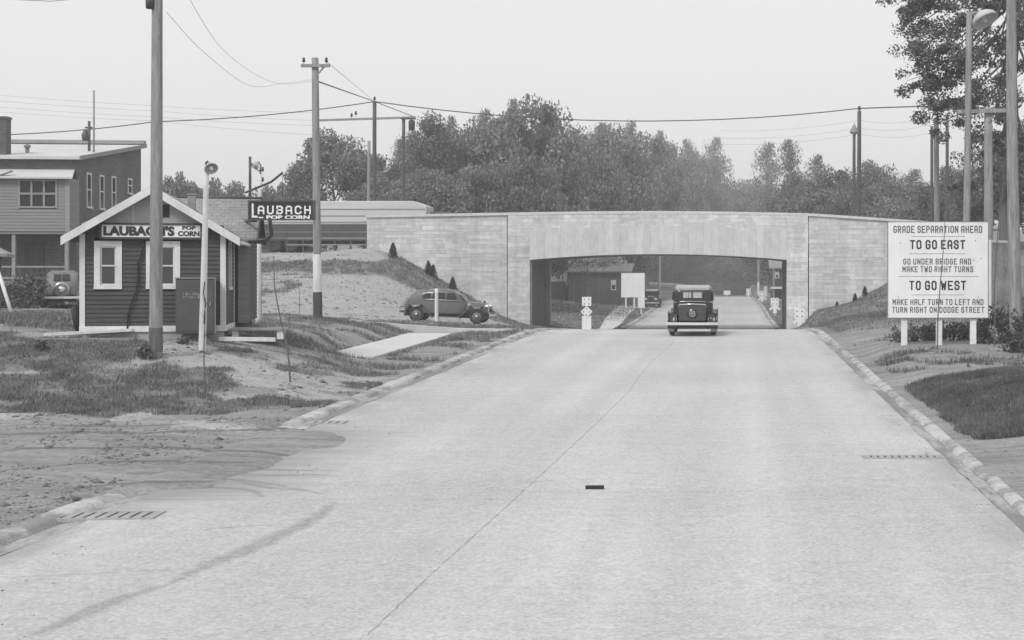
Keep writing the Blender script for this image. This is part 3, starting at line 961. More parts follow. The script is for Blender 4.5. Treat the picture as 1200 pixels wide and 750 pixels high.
WALL_H = sz(268)
RIDGE = sz(220)
slope = .62
D1, D2 = 3.0, 6.2           # front block depth, back of the rear block
REX = .36                   # rear block stands out to the right
win = [(sx(110), sx(142), sz(339), sz(283)), (sx(170), sx(210), sz(339), sz(283))]
mb = MB()
clap(mb, (0, 0, 0), (1, 0, 0), (0, -1, 0), SW, .02, sz(264), skip=win)
clap(mb, (SW, 0, 0), (0, 1, 0), (1, 0, 0), D1, .02, WALL_H, skip=[(1.15, 1.95, .95, 2.1)])
clap(mb, (0, D2, 0), (0, -1, 0), (-1, 0, 0), D2, .02, WALL_H)
clap(mb, (SW + REX, D1, 0), (0, 1, 0), (1, 0, 0), D2 - D1, .02, WALL_H)
clap(mb, (SW + REX, D2, 0), (-1, 0, 0), (0, 1, 0), SW + REX, .02, WALL_H)
mb.box(SW, SW + REX, D1, D1 + .05, .0, WALL_H)
mb.box(.03, SW - .03, .03, D2 - .03, 0, .05)
for i in range(0, 20):       # gable ends above the rear block
    pass
mb.prism([(0, 0), (1, 0), (1, .01), (0, .01)], .1, .11)
mb.build('clapboard_wall', SIDING, stand)
mb = MB(); z0 = sz(264)
hw = SW / 2
gz = lambda x: RIDGE - .10 - abs(x - hw) * slope
mb.prism([(0.0, z0), (SW, z0), (SW, max(gz(SW), z0 + .01)), (hw, gz(hw)), (0, max(gz(0), z0 + .01))], -.012, .05)
mb.build('gable_panel', GABLE, stand)
mb = MB()
for px in (155, 178): mb.box(sx(px) - .01, sx(px) + .01, -.018, -.0125, z0 + .02, gz(sx(px)) - .05)
mb.build('gable_batten', WHITE_OLD, stand)
# right gable end of the rear block
rm = (D1 + D2) / 2
mb = MB(); mb.prism([(0.0, z0), (SW, z0), (SW, max(gz(SW), z0 + .01)), (hw, gz(hw)), (0, max(gz(0), z0 + .01))], D2 - .05, D2 + .01); mb.build('back_gable', SIDING, stand)
mb = MB(); M90 = Matrix.Translation((SW + REX, 0, 0)) @ Matrix.Rotation(R(90), 4, 'Z')
mb.prism([(D1, WALL_H), (D2, WALL_H), (rm, RIDGE - .1)], -.02, .03, M90)
mb.build('side_gable', SIDING, stand)
# roofs: front block ridge along y, rear block ridge along x
ov = (95 - 77) / k49 * 1.0
rt = .07
mb = MB()
for s in (-1, 1):
    xe = hw + s * (hw + ov)
    ze = RIDGE - (hw + ov) * slope
    a = [(hw, -.34, RIDGE), (xe, -.34, ze), (xe, D1 + .35 if s > 0 else D2 + .25, ze), (hw, rm if s > 0 else D2 + .25, RIDGE)]
    vs = a + [(x, y, z - rt) for x, y, z in a]
    mb.add(vs, [(0, 1, 2, 3), (4, 7, 6, 5), (0, 4, 5, 1), (1, 5, 6, 2), (2, 6, 7, 3)])
mb.build('roof', SHINGLE_Y, stand, fix=True)
mb = MB()
xl, xr = hw, SW + REX + .22
for s in (-1, 1):
    ye = D1 - .28 if s < 0 else D2 + .28
    ze = RIDGE - .01 - abs(ye - rm) * (RIDGE - WALL_H - .02) / (rm - D1)
    a = [(xl, rm, RIDGE - .012), (xr, rm, RIDGE - .012), (xr, ye, ze), (xl, ye, ze)]
    vs = a + [(x, y, z - rt) for x, y, z in a]
    mb.add(vs, [(0, 1, 2, 3), (4, 7, 6, 5), (0, 4, 5, 1), (1, 5, 6, 2), (2, 6, 7, 3), (3, 7, 4, 0)])
mb.build('rear_roof', SHINGLE_X, stand, fix=True)
mb = MB(); mb.tube([(.9 * hw + .2, rm, RIDGE + .005), (xr + .03, rm, RIDGE + .005)], .035, 6); mb.build('ridge_cap', METAL_DK, stand)
for s in (-1, 1):
    mb = MB()
    a = Vector((hw, -.36, RIDGE - .07)); b = Vector((hw + s * (hw + ov + .02), -.36, RIDGE - .07 - (hw + ov + .02) * slope))
    up = Vector((s * slope, 0, 1)).normalized()
    vs = []
    for q in (a, b):
        for dy in (0, .045):
            for dz in (-.085, .085): vs.append(q + Vector((0, dy, 0)) + Vector((0, 0, dz * 1.18)))
    mb.add(vs, [(0, 1, 3, 2), (4, 6, 7, 5), (0, 4, 5, 1), (2, 3, 7, 6), (1, 5, 7, 3), (0, 2, 6, 4)])
    mb.build('rake_board', WHITE, stand, fix=True)
mb = MB(); mb.box(xr - .03, xr + .015, D1 - .3, rm, 0, .01)
rk = MB()
for s in (-1, 1):
    ye = D1 - .28 if s < 0 else D2 + .28
    ze = RIDGE - .01 - abs(ye - rm) * (RIDGE - WALL_H - .02) / (rm - D1)
    rk.add([(xr + x, y, z + dz) for x in (.002, .03) for y, z in ((rm, RIDGE - .02), (ye, ze)) for dz in (-.14, .0)], [(0, 1, 3, 2), (4, 6, 7, 5), (0, 4, 5, 1), (2, 3, 7, 6), (1, 5, 7, 3), (0, 2, 6, 4)])
rk.build('side_rake_board', METAL_DK, stand, fix=True)
for x0, x1, y0, y1, h in ((-.035, .085, -.036, .0, sz(275)), (SW - .085, SW + .035, -.036, 0, sz(272)), (SW + .001, SW + .036, 0.001, .10, sz(272))):
    mb = MB(); mb.box(x0, x1, y0, y1, -.05, h); mb.build('corner_board', WHITE, stand)
mb = MB(); mb.box(SW + .10, SW + REX + .03, D1 - .03, D1 - .002, -.02, WALL_H); mb.build('corner_board', WOOD_GREY, stand)
mb = MB(); mb.box(SW + .001, SW + .03, D1 - .28, D1 - .16, 0.0, WALL_H); mb.build('corner_board', WHITE_OLD, stand)
mb = MB(); mb.box(-.04, SW + .04, -.05, -.0385, -.12, .02); mb.box(SW + .037, SW + .05, -.05, D1 - .3, -.12, .02); mb.build('skirt_board', WHITE, stand)
mb = MB(); mb.box(.02, SW - .02, .0, D2 - .1, -.38, -.005); mb.build('footing', GUTTER, stand)


def sash_window(parent, x0, x1, z0, z1, tw, ytop=0.0):
    f = MB(); d = -.045
    f.box(x0, x0 + tw, d, .02, z0, z1); f.box(x1 - tw, x1, d, .02, z0, z1)
    f.box(x0 + tw, x1 - tw, d, .02, z1 - tw, z1); f.box(x0 - .005, x1 + .005, d - .012, .02, z0 - .002, z0 + tw * .72)
    w = f.build('window', WHITE, parent)
    a, b, c, e = x0 + tw, x1 - tw, z0 + tw * .72, z1 - tw
    zm = (c + e) / 2
    s = MB(); t = .035
    for q0, q1, yy in ((c, zm + .015, .006), (zm - .015, e, -.012)):
        s.box(a, a + t, yy, yy + .025, q0, q1); s.box(b - t, b, yy, yy + .025, q0, q1)
        s.box(a + t, b - t, yy, yy + .025, q0, q0 + t); s.box(a + t, b - t, yy, yy + .025, q1 - t, q1)
    s.build('sash', WHITE_OLD, w)
    g = MB(); g.box(a + t, b - t, .016, .02, c + t, zm - .01); g.box(a + t, b - t, -.003, .001, zm + .02, e - t); g.build('pane', SHADE_GLASS, w)
    return w


SHADE_GLASS = mat('window glass over drawn shade', .05, .12, .15, 1.5, 10, 0, spec=.5)
for (x0, x1, z0, z1) in win: sash_window(stand, x0, x1, z0, z1, .13)
# side window
mbw = MB()
mbw.box(SW - .02, SW + .03, 1.12, 1.22, .93, 2.12); mbw.box(SW - .02, SW + .03, 1.88, 1.98, .93, 2.12); mbw.box(SW - .02, SW + .03, 1.22, 1.88, 2.02, 2.12); mbw.box(SW - .02, SW + .05, 1.08, 2.02, .86, .93)
w = mbw.build('side_window', WHITE_OLD, stand)
g = MB(); g.box(SW - .01, SW, 1.22, 1.88, .93, 2.02); g.build('pane', SHADE_GLASS, w)
v = MB(); vx = sx(192.5); v.box(vx - .09, vx + .09, -.03, .0, sz(255), sz(240))
for i in range(4): v.box(vx - .08, vx + .08, -.045, -.031, sz(254) + i * .07, sz(254) + i * .07 + .02)
v.build('gable_vent', BLACK, stand)
c = MB(); c.box(sx(215) - .08, sx(215) + .10, 1.4, 1.6, RIDGE - .55, RIDGE - .1); c.box(sx(215) - .1, sx(215) + .12, 1.38, 1.62, RIDGE - .1, RIDGE - .06); c.build('flue', WOOD_GREY, stand)
g = MB(); g.tube([(SW + ov + .02, -.3, RIDGE - (hw + ov) * slope - .10), (SW + ov + .02, D1 - .1, RIDGE - (hw + ov) * slope - .10)], .045, 8); g.build('gutter_pipe', WHITE_OLD, stand)
g = MB(); ex = xr - .02
zz0 = WALL_H - .12
g.tube([(SW + REX - .05, D1 - .25, zz0 - .13), (ex + .28, D1 - .25, zz0 - .07), (ex + .40, D1 - .25, zz0 + .04), (ex + .34, D1 - .2, zz0 + .5), (ex + .2, D1 + .1, zz0 + 1.15)], .05, 8)
g.build('drain_pipe', METAL_DK, stand)
g = MB(); random.seed(3)
pts = [(168, 283), (167, 292), (164, 302), (161, 306), (161, 318), (160.5, 333), (158, 344), (153, 356), (149.5, 368), (148.5, 385)]
g.tube([(sx(a), -.06 - .01 * (i % 2), sz(b)) for i, (a, b) in enumerate(pts)], .018, 6); g.build('hanging_cable', BLACK, stand)
# timbers lying before the skirt
def plank(name, a, b, w, h, m, **k):
    mb = MB(); mb.beam(a, b, w, h); return mb.build(name, m, bevel=.006, **k)


def stand_pt(x, y, z): return stand.matrix_basis @ Vector((x, y, z))


stand_m = Matrix.Translation(stand.location) @ Matrix.Rotation(sa, 4, 'Z')
def sp(x, y, z): return stand_m @ Vector((x, y, z))


plank('timber', sp(-.75, -.30, -.16), sp(1.15, -.12, -.07), .16, .07, WHITE_OLD, label='long white plank lying along the foot of the clapboard stand', cat='plank')
plank('timber', sp(-.9, -.55, -.27), sp(2.2, -.55, -.29), .14, .08, WOOD_GREY, label='grey weathered timber on the ground before the white plank', cat='plank')
pf = empty('porch_step', tuple(sp(SW + .1, .35, -.15)), sa, label='low wooden platform of boards on the right side of the stand', cat='platform')
mb = MB()
for i in range(6): mb.box(.0, 1.35, i * .21, i * .21 + .20, .02, .07)
mb.build('boards', WOOD_GREY, pf, bevel=.004)
mb = MB(); mb.box(.05, .2, .05, 1.2, -.2, .018); mb.box(1.1, 1.25, .05, 1.2, -.2, .018); mb.build('bearer', WHITE_OLD, pf)
plank('timber', sp(SW - .1, -.2, -.3), sp(SW + 1.2, -.25, -.33), .12, .1, WHITE_OLD, label='pale beam lying on the ground in front of the low platform', cat='plank')

# cabinet in front of the stand
lk = empty('metal_cabinet', tuple(sp(sx(230), -.45, -.16)), sa, label='tall dark metal cabinet leaning by the right window of the stand', cat='cabinet')
mb = MB(); lw = (252 - 209) / k49 / 2; lh = sz(327) + .16
mb.box(-lw, lw, 0, .36, 0, lh); mb.build('body', LOCKER, lk, bevel=.01)
mb = MB(); mb.box(-lw + .03, lw - .03, -.012, -.001, .05, lh - .04); mb.build('door', LOCKER, lk, bevel=.006)
mb = MB(); mb.box(-lw - .015, lw + .015, -.02, .38, lh, lh + .03); mb.box(lw - .001, lw + .02, -.02, .0, 0, lh - .001); mb.build('edge_trim', METAL_MID, lk)
mb = MB(); mb.box(lw - .12, lw - .09, -.04, -.013, lh * .5, lh * .5 + .12); mb.build('handle', METAL_MID, lk)
random.seed(11); mb = MB()
for r_, (z_, n_) in enumerate(((lh * .70, 8), (lh * .645, 7))):          # worn unreadable lettering
    for i in range(n_):
        x = -lw * .62 + i * .055
        if random.random() < .85: mb.box(x, x + .012, -.0165, -.0125, z_, z_ + .05 + random.random() * .02)
        if random.random() < .8: mb.box(x + .0125, x + .04, -.0165, -.0125, z_ + random.choice((0, .02, .045)), z_ + random.choice((0, .02, .045)) + .0135 + .045 * 0)
mb.build('worn_lettering', WOOD_GREY, lk)

# ------------------------------------------------------------------ lettering
STROKES = {
 'A': [[(0, 0), (0, 4.8), (1, 6), (3, 6), (4, 4.8), (4, 0)], [(0, 2.5), (4, 2.5)]],
 'B': [[(0, 0), (0, 6), (3, 6), (4, 5), (4, 4), (3, 3.1), (4, 2.2), (4, 1), (3, 0), (0, 0)], [(0, 3.1), (3, 3.1)]],
 'C': [[(4, 4.6), (4, 5), (3, 6), (1, 6), (0, 5), (0, 1), (1, 0), (3, 0), (4, 1), (4, 1.4)]],
 'D': [[(0, 0), (0, 6), (3, 6), (4, 5), (4, 1), (3, 0), (0, 0)]],
 'E': [[(4, 0), (0, 0), (0, 6), (4, 6)], [(0, 3), (3.2, 3)]],
 'F': [[(0, 0), (0, 6), (4, 6)], [(0, 3), (3.2, 3)]],
 'G': [[(4, 4.8), (4, 5), (3, 6), (1, 6), (0, 5), (0, 1), (1, 0), (3, 0), (4, 1), (4, 2.9), (2.4, 2.9)]],
 'H': [[(0, 0), (0, 6)], [(4, 0), (4, 6)], [(0, 3), (4, 3)]],
 'I': [[(0, 0), (0, 6)]],
 'K': [[(0, 0), (0, 6)], [(4, 6), (0, 2.6)], [(1.3, 3.7), (4, 0)]],
 'L': [[(0, 6), (0, 0), (4, 0)]],
 'M': [[(0, 0), (0, 6), (2.2, 2.6), (4.4, 6), (4.4, 0)]],
 'N': [[(0, 0), (0, 6), (4, 0), (4, 6)]],
 'O': [[(1, 0), (0, 1), (0, 5), (1, 6), (3, 6), (4, 5), (4, 1), (3, 0), (1, 0)]],
 'P': [[(0, 0), (0, 6), (3, 6), (4, 5), (4, 3.9), (3, 2.9), (0, 2.9)]],
 'R': [[(0, 0), (0, 6), (3, 6), (4, 5), (4, 3.9), (3, 2.9), (0, 2.9)], [(2, 2.9), (4, 0)]],
 'S': [[(4, 4.6), (4, 5), (3, 6), (1, 6), (0, 5), (0, 4), (1, 3.1), (3, 3.1), (4, 2.2), (4, 1), (3, 0), (1, 0), (0, 1), (0, 1.4)]],
 'T': [[(2, 0), (2, 6)], [(0, 6), (4, 6)]],
 'U': [[(0, 6), (0, 1), (1, 0), (3, 0), (4, 1), (4, 6)]],
 'W': [[(0, 6), (.9, 0), (2.3, 4.2), (3.7, 0), (4.6, 6)]],
}


def stroke_text(mb, text, x0, x1, z0, z1, wt, y, gap=2.0):
    """block letters drawn with a brush of width wt, filling x0..x1, z0..z1 on the plane y (facing -y)"""
    adv = {'I': 0.0, 'M': 4.4, 'W': 4.6}
    tot = sum(3.2 if c == ' ' else adv.get(c, 4.0) + gap for c in text) - gap
    sxx = (x1 - x0 - wt) / tot; szz = (z1 - z0 - wt) / 6
    u = 0; lay = 0
    for c in text:
        if c == ' ': u += 3.2; continue
        for line in STROKES[c]:
            for (a, b), (c2, d) in zip(line, line[1:]):
                p = Vector((x0 + wt / 2 + (u + a) * sxx, 0, z0 + wt / 2 + b * szz)); q = Vector((x0 + wt / 2 + (u + c2) * sxx, 0, z0 + wt / 2 + d * szz))
                p += Vector((random.gauss(0, wt * .05), 0, random.gauss(0, wt * .05))); q += Vector((random.gauss(0, wt * .05), 0, random.gauss(0, wt * .05)))
                t = (q - p).normalized(); n = Vector((-t.z, 0, t.x)) * wt / 2
                p -= t * wt * .5; q += t * wt * .5
                yy = y - .0012 * (1 + lay % 3); lay += 1
                mb.add([v + Vector((0, yy, 0)) for v in (p - n, q - n, q + n, p + n)], [(0, 1, 2, 3)])
        u += adv.get(c, 4.0) + gap


def font_text(mb, text, x0, x1, z0, z1, y, bold=.03, shear=0.0):
    cu = bpy.data.curves.new('t', 'FONT'); cu.body = text; cu.offset = bold; cu.extrude = .006; cu.shear = shear; cu.resolution_u = 3
    ob = bpy.data.objects.new('t', cu); COL.objects.link(ob)
    bpy.context.view_layer.update()
    me = bpy.data.meshes.new_from_object(ob.evaluated_get(bpy.context.evaluated_depsgraph_get()))
    V = [v.co.copy() for v in me.vertices]; Fc = [tuple(p.vertices) for p in me.polygons]
    bpy.data.objects.remove(ob); bpy.data.curves.remove(cu); bpy.data.meshes.remove(me)
    a0, a1 = min(v.x for v in V), max(v.x for v in V); b0, b1 = min(v.y for v in V), max(v.y for v in V)
    mb.add([(x0 + (v.x - a0) / (a1 - a0) * (x1 - x0), y - v.z, z0 + (v.y - b0) / (b1 - b0) * (z1 - z0)) for v in V], Fc)


# sign on the stand
e = empty('shop_sign', tuple(sp(sx(177), -.13, sz(281))), sa, label='white painted pop corn shop sign under the gable of the clapboard stand', cat='sign')
w2 = (sx(237) - sx(117)) / 2; h2 = sz(262.5) - sz(281.5)
mb = MB(); mb.box(-w2 + .05, w2 - .05, -.01, .03, .05, h2 - .05); mb.build('panel', SIGN_WHITE, e)
mb = MB()
mb.box(-w2, w2, -.03, .05, h2 - .05, h2); mb.box(-w2, w2, -.03, .05, 0, .05); mb.box(-w2, -w2 + .05, -.03, .05, .05, h2 - .05); mb.box(w2 - .05, w2, -.03, .05, .05, h2 - .05)
mb.build('frame', SIDING, e)
mb = MB(); q = 2 * w2 / 120
fx = lambda px: -w2 + (px - 117) * q
fz = lambda py: (281.5 - py) / 19 * h2
font_text(mb, "LAUBACH'S", fx(121.5), fx(204), fz(277.6), fz(266), -.012, .055)
font_text(mb, "POP", fx(213), fx(229), fz(270), fz(265.8), -.012, .045)
font_text(mb, "CORN.", fx(208), fx(235.5), fz(277.6), fz(271.6), -.012, .045)
mb.build('lettering', INK, e)

# hanging sign at the right end of the stand
o = P(292, 258, 37.5); r = P(368.5, 258, 37.5)
e = empty('hanging_sign', tuple(o), 0, label='long dark shop sign with pale block letters jutting right from the stand roof', cat='sign')
wd = r.x - o.x; hh = 23 / F * 37.5
mb = MB(); mb.box(0, wd, -.06, .06, 0, hh); mb.build('panel', BLACK, e, bevel=.008)
mb = MB()
for a in (.0, hh - .03): mb.box(-.01, wd + .01, -.07, .07, a - .004, a + .034)
mb.box(-.012, .03, -.069, .069, .031, hh - .031); mb.box(wd - .03, wd + .012, -.069, .069, .031, hh - .031)
mb.build('frame', METAL_DK, e)
mb = MB(); q = wd / 76.5
hx = lambda px: (px - 292) * q
hz = lambda py: (258 - py) * q
stroke_text(mb, "L", hx(296), hx(303), hz(255.2), hz(238.5), .05, -.062)
stroke_text(mb, "AUBACH", hx(303), hx(365), hz(251.2), hz(241.2), .040, -.062, 3.4)
font_text(mb, "POP CORN", hx(313), hx(364), hz(257), hz(252.4), -.062, .05)
mb.box(hx(304), hx(309.5), -.066, -.061, hz(255.6), hz(254.3))
mb.build('lettering', SIGN_WHITE, e)
mb = MB(); mb.tube([P(288, 225.5, 39) - o, P(318, 213, 37.8) - o, P(331, 202.5, 37.5) - o], .03, 6); mb.tube([P(331, 202.5, 37.5) - o, P(331, 236, 37.5) - o], .006, 4)
mb.tube([P(300, 221, 38.2) - o, P(300, 236, 37.5) - o], .006, 4); mb.tube([P(288, 259, 38.6) - o, P(300, 258.5, 37.5) - o], .04, 6); mb.build('bracket', METAL_DK, e)

# big direction sign on the right
SDD = 42.0
so = P(1040, 373, SDD)
e = empty('direction_sign', (so.x, so.y, so.z), 0, label='large white board of black traffic directions on three white posts', cat='sign')
ws, hs = 118.5 * SDD / F, 113.5 * SDD / F
gx = lambda px: (px - 1040) * SDD / F
gz_ = lambda py: (373 - py) * SDD / F
mb = MB(); mb.box(0.02, ws - .02, 0, .045, .02, hs - .02); mb.build('board', SIGN_WHITE, e)
mb = MB()
for a, b, c, d in ((0, ws, 0, .02), (0, ws, hs - .02, hs), (0, .02, .02, hs - .02), (ws - .02, ws, .02, hs - .02)): mb.box(a, b, -.006, .06, c, d)
mb.build('frame', METAL_MID, e)
for px in (1060, 1101, 1141):
    mb = MB(); x = gx(px); gzz = tz(so.x + x, SDD + .1) - so.z
    mb.box(x - .075, x + .075, .062, .16, gzz - .4, hs - .1); mb.box(x - .085, x + .085, .055, .17, gzz - .4, -.012)
    mb.build('post', WHITE, e)
mb = MB()
for t, a, b, c, d, w in (("TO GO EAST", 1066.5, 1131, 292, 281.3, .052), ("TO GO WEST", 1065.5, 1132, 340, 329, .052)):
    stroke_text(mb, t, gx(a), gx(b), gz_(c), gz_(d), w * .85, -.001, 3.4)
mb.build('large_lettering', INK, e)
mb = MB()
for t, a, b, c, d, w in (("GRADE SEPARATION AHEAD", 1047, 1151, 273, 264.6, .037), ("GO UNDER BRIDGE AND", 1058.5, 1138, 310, 303, .032), ("MAKE TWO RIGHT TURNS", 1057.5, 1140.5, 319, 312, .032),
                         ("MAKE HALF TURN TO LEFT AND", 1046, 1152.5, 357.5, 350.5, .032), ("TURN RIGHT ON DODGE STREET", 1045.5, 1153.5, 366.5, 359.5, .032)):
    stroke_text(mb, t, gx(a), gx(b), gz_(c), gz_(d), w * .8, -.001, 3.4)
for a, b, py in ((1068, 1131, 277), (1066, 1131, 297.3), (1053, 1147, 323.8), (1068, 1130, 345.6)):
    mb.box(gx(a), gx(b), -.003, -.001, gz_(py + .25), gz_(py - .2))
mb.build('small_lettering', INK_SOFT, e)
random.seed(5); mb = MB()
for px, py in ((1055, 285), (1143, 282), (1150, 303), (1141, 305), (1053, 348), (1147, 348), (1058, 361), (1146, 361), (1101, 268)):
    mb.lathe([(0.001, -.006), (.016, -.004), (.018, 0)], Matrix.Translation((gx(px), -.001, gz_(py))) @ Matrix.Rotation(R(90), 4, 'X') @ Matrix.Scale(-1, 4, (0, 0, 1)), 8)
mb.build('bolt', METAL_MID, e)

# weathered board standing edge-on behind it
bo = P(1160, 392, 47); bt = P(1189, 392, 48.6)
ang = math.atan2(bt.y - bo.y, bt.x - bo.x)
gb = tz(bo.x, bo.y)
e = empty('weathered_board', (bo.x, bo.y, gb), ang, label='tall weathered grey panel in a pale frame right of the direction sign', cat='board')
L = math.hypot(bt.x - bo.x, bt.y - bo.y); H = bo.z + (392 - 281) * 47 / F - gb
torn = mat('torn weathered paper', .30, .9, .55, 1.6, 9, .5, .01)
mb = MB(); mb.box(.06, L - .09, -.02, .02, .75, H - .08); mb.build('panel', torn, e)
mb = MB(); mb.box(0, L, -.04, .04, H - .085, H); mb.box(.0, .06, -.038, .038, 0, H - .087); mb.build('frame', WHITE_OLD, e)
mb = MB(); mb.beam((L - .05, 0, -.2), (L - .02, 0, H - .09), .10, .10, (0, 1, 0)); mb.build('post', WHITE_OLD, e)

# ------------------------------------------------------------------ poles and lamps
def pole(name, pb, pt, d, wb, wt_, m, label, cat='utility pole', group=None, band=None, gz=None, bend=0.0, n=10):
    """pb, pt: foot and head in the photograph at distance d; radii in px"""
    b, t = P(*pb, d), P(*pt, d)
    g = gz if gz is not None else tz(b.x, d)
    b.z = g - .4
    e = empty(name, (b.x, d, g), 0, label=label, cat=cat, group=group)
    off = Vector((b.x, d, g))
    k = d / F / 2
    mb = MB(); pts, rad = [], []
    for i in range(9):
        f = i / 8
        p = b.lerp(t, f) - off; p.x += bend * math.sin(math.pi * f)
        pts.append(p); rad.append((wb + (wt_ - wb) * f) * k)
    mb.tube(pts, rad, n)
    s = mb.build('pole_shaft', m, e)
    if band:
        (y0, y1, mm, nm) = band
        zz = [CH + (VY - yy) * d / F - g for yy in (y0, y1)]
        f = lambda z: (z - pts[0].z) / (pts[-1].z - pts[0].z)
        mb = MB(); mb.tube([pts[0].lerp(pts[-1], f(z)) for z in zz], [(wb + (wt_ - wb) * f(z)) * k + .006 for z in zz], 14, False); mb.build(nm, mm, e)
    e['d'] = d
    return e, (lambda px, py, dd=0: P(px, py, d + dd) - off)


def insulator(mb, p, s=1.0):
    M = Matrix.Translation(p) @ Matrix.Scale(s, 4)
    mb.lathe([(.012, -.06), (.012, .02), (.05, .03), (.055, .07), (.03, .09), (.045, .11), (.04, .15), (.0, .17)], M, 10)


def bell_lamp(parent, p, aim, r=.16, m=None, hood=.22):
    """enamel bell shade at p opening towards aim"""
    q = Vector(aim).normalized().to_track_quat('Z', 'Y').to_matrix().to_4x4()
    M = Matrix.Translation(p) @ q
    mb = MB(); mb.lathe([(.03, -hood), (.05, -hood * .98), (.06, -hood * .7), (r * .62, -hood * .55), (r * .9, -hood * .3), (r, 0), (r * .96, .0), (r * .84, -hood * .28), (r * .5, -hood * .5), (.02, -hood * .6)], M, 20)
    s = mb.build('lamp_shade', m or LAMP_GLASS, parent)
    mb = MB(); mb.lathe([(.0, .03), (.04, .015), (.055, -.03), (.03, -hood * .5)], M, 10); mb.build('bulb', SIGN_WHITE, s)
    return s


e, L_ = pole('utility_pole', (182.5, 412), (184.5, -60), 31.5, 15.5, 11.5, WOOD_POLE, 'thick weathered utility pole standing in front of the clapboard stand', group='utility poles along the road', band=(412, 384, WOOD_FOOT, 'tarred_foot'), n=14)
mb = MB(); c = L_(176, 3, -.1); mb.lathe([(.02, -.14), (.09, -.13), (.10, .1), (.07, .14), (.0, .15)], Matrix.Translation(c), 12); mb.tube([c + Vector((.02, 0, 0)), L_(184, 2)], .03, 6); mb.build('transformer', METAL_DK, e)
mb = MB()
random.seed(2)
pass

e, L_ = pole('lamp_post', (236.5, 398), (242, 196), 33.0, 9.0, 5.6, WHITE, 'whitewashed lamp post with a bell shade before the stand', 'lamp post', 'bell lamps around the stand', n=12)
mb = MB(); mb.tube([L_(241.8, 196), L_(241.5, 190.5), L_(244, 189)], .025, 6); mb.build('arm', METAL_DK, e)
bell_lamp(e, L_(247.6, 198, -.12), (.45, -.55, -.6), .155, hood=.2)
mb = MB(); mb.tube([L_(240, 330, -.13), L_(238.5, 344, -.14), L_(241.5, 356, -.1), L_(239.5, 366, -.14), L_(239, 380, -.13)], .012, 5); mb.build('loose_cable', BLACK, e)

e, L_ = pole('lamp_post', (302, 378), (305, 204), 45.0, 6.2, 4.2, WHITE_OLD, 'pale lamp post with a gooseneck lamp behind the stand roof', 'lamp post', 'bell lamps around the stand')
mb = MB(); mb.tube([L_(305, 206), L_(305.5, 194), L_(303, 189.5), L_(299.5, 190), L_(298, 193)], .03, 6); mb.build('arm', METAL_MID, e)
mb = MB()
for py in (200, 212): mb.tube([L_(302, py), L_(309, py)], .02, 5); insulator(mb, L_(308, py), .7)
mb.build('insulator', METAL_DK, e)
bell_lamp(e, L_(297, 195, -.1), (-.5, -.4, -.7), .16)
e, L_ = pole('stand_pipe', (293.5, 300), (293, 183.5), 41.5, 3.6, 3.0, METAL_DK, 'thin dark iron pipe rising behind the stand roof', 'pipe')

e, L_ = pole('utility_pole', (372.5, 374.5), (369.3, 68), 53.0, 10.0, 8.0, WOOD_POLE, 'utility pole with a painted white band right of the hanging sign', group='utility poles along the road', band=(342, 298, WHITE, 'painted_band'), n=12)
mb = MB(); mb.tube([L_(372.5, 376), L_(372.1, 342.6)], [.17, .165], 12, False); mb.build('tarred_foot', WOOD_DARK, e)
mb = MB(); mb.beam(L_(353, 77, -.16), L_(386.5, 77, -.16), .09, .11); mb.beam(L_(380, 78, -.12), L_(371, 89, -.1), .04, .05); mb.build('crossarm', WOOD_POLE, e)
for px in (356, 382.5):
    mb = MB(); insulator(mb, L_(px, 73.5, -.16), 1.15); mb.build('insulator', IRON, e)

# trolley style iron poles behind the left end of the bridge, one long arm across
UZ = lambda x: zu(x) + CH
d0 = 104.6
e, L_ = pole('iron_pole', (438.5, 262), (439, 119), d0, 5.0, 4.4, METAL_DK, 'tall dark iron pole carrying a long arm above the bridge end', 'pole', 'dark poles standing behind the bridge wall', gz=CH + 1.5)
mb = MB(); mb.beam(L_(374, 141, 0), L_(487, 137.5, 0), .13, .15); mb.build('long_arm', WOOD_GREY, e)
mb = MB(); insulator(mb, L_(439, 118), 1.8); insulator(mb, L_(412, 137.5), 1.8); insulator(mb, L_(417, 135), 1.8); mb.build('insulator', IRON, e)
e, L_ = pole('iron_pole', (473, 262), (473, 138), d0 - .3, 4.4, 3.8, METAL_DK, 'dark iron pole at the right tip of the long arm', 'pole', 'dark poles standing behind the bridge wall', gz=CH + 1.6)
mb = MB(); mb.lathe([(.05, -.75), (.22, -.7), (.24, -.1), (.18, 0), (.05, .05)], Matrix.Translation(L_(482.5, 141)), 12); mb.build('transformer', IRON, e)
mb = MB(); mb.beam(L_(470, 139, -.2), L_(487, 139, -.2), .10, .12); mb.build('crossarm', WOOD_DARK, e)
pole('pale_pole', (431.5, 240), (432.5, 165), 112, 4.5, 3.4, WOOD_GREY, 'slim pale grey pole among the trees left of the iron poles', 'pole')
e, L_ = pole('iron_pole', (1006.5, 262), (1007, 130), d0, 5.6, 4.6, METAL_DK, 'tall dark pole with a finial above the right part of the bridge', 'pole', 'dark poles standing behind the bridge wall', gz=CH + 1.9)
mb = MB(); insulator(mb, L_(1007, 130), 2.2); insulator(mb, L_(1007, 137), 1.6); mb.build('finial', IRON, e)
e, L_ = pole('iron_pole', (1000.5, 262), (1001, 158), d0 - 1.6, 4.4, 3.6, METAL_DK, 'shorter dark pole with a pointed lantern just left of the finial pole', 'pole', 'dark poles standing behind the bridge wall', gz=CH + 1.9)
mb = MB(); mb.lathe([(.08, -.1), (.30, 0), (.32, .08), (.10, .55), (.03, .62), (.03, .75)], Matrix.Translation(L_(1001, 156)), 12); mb.build('lantern', METAL_MID, e)
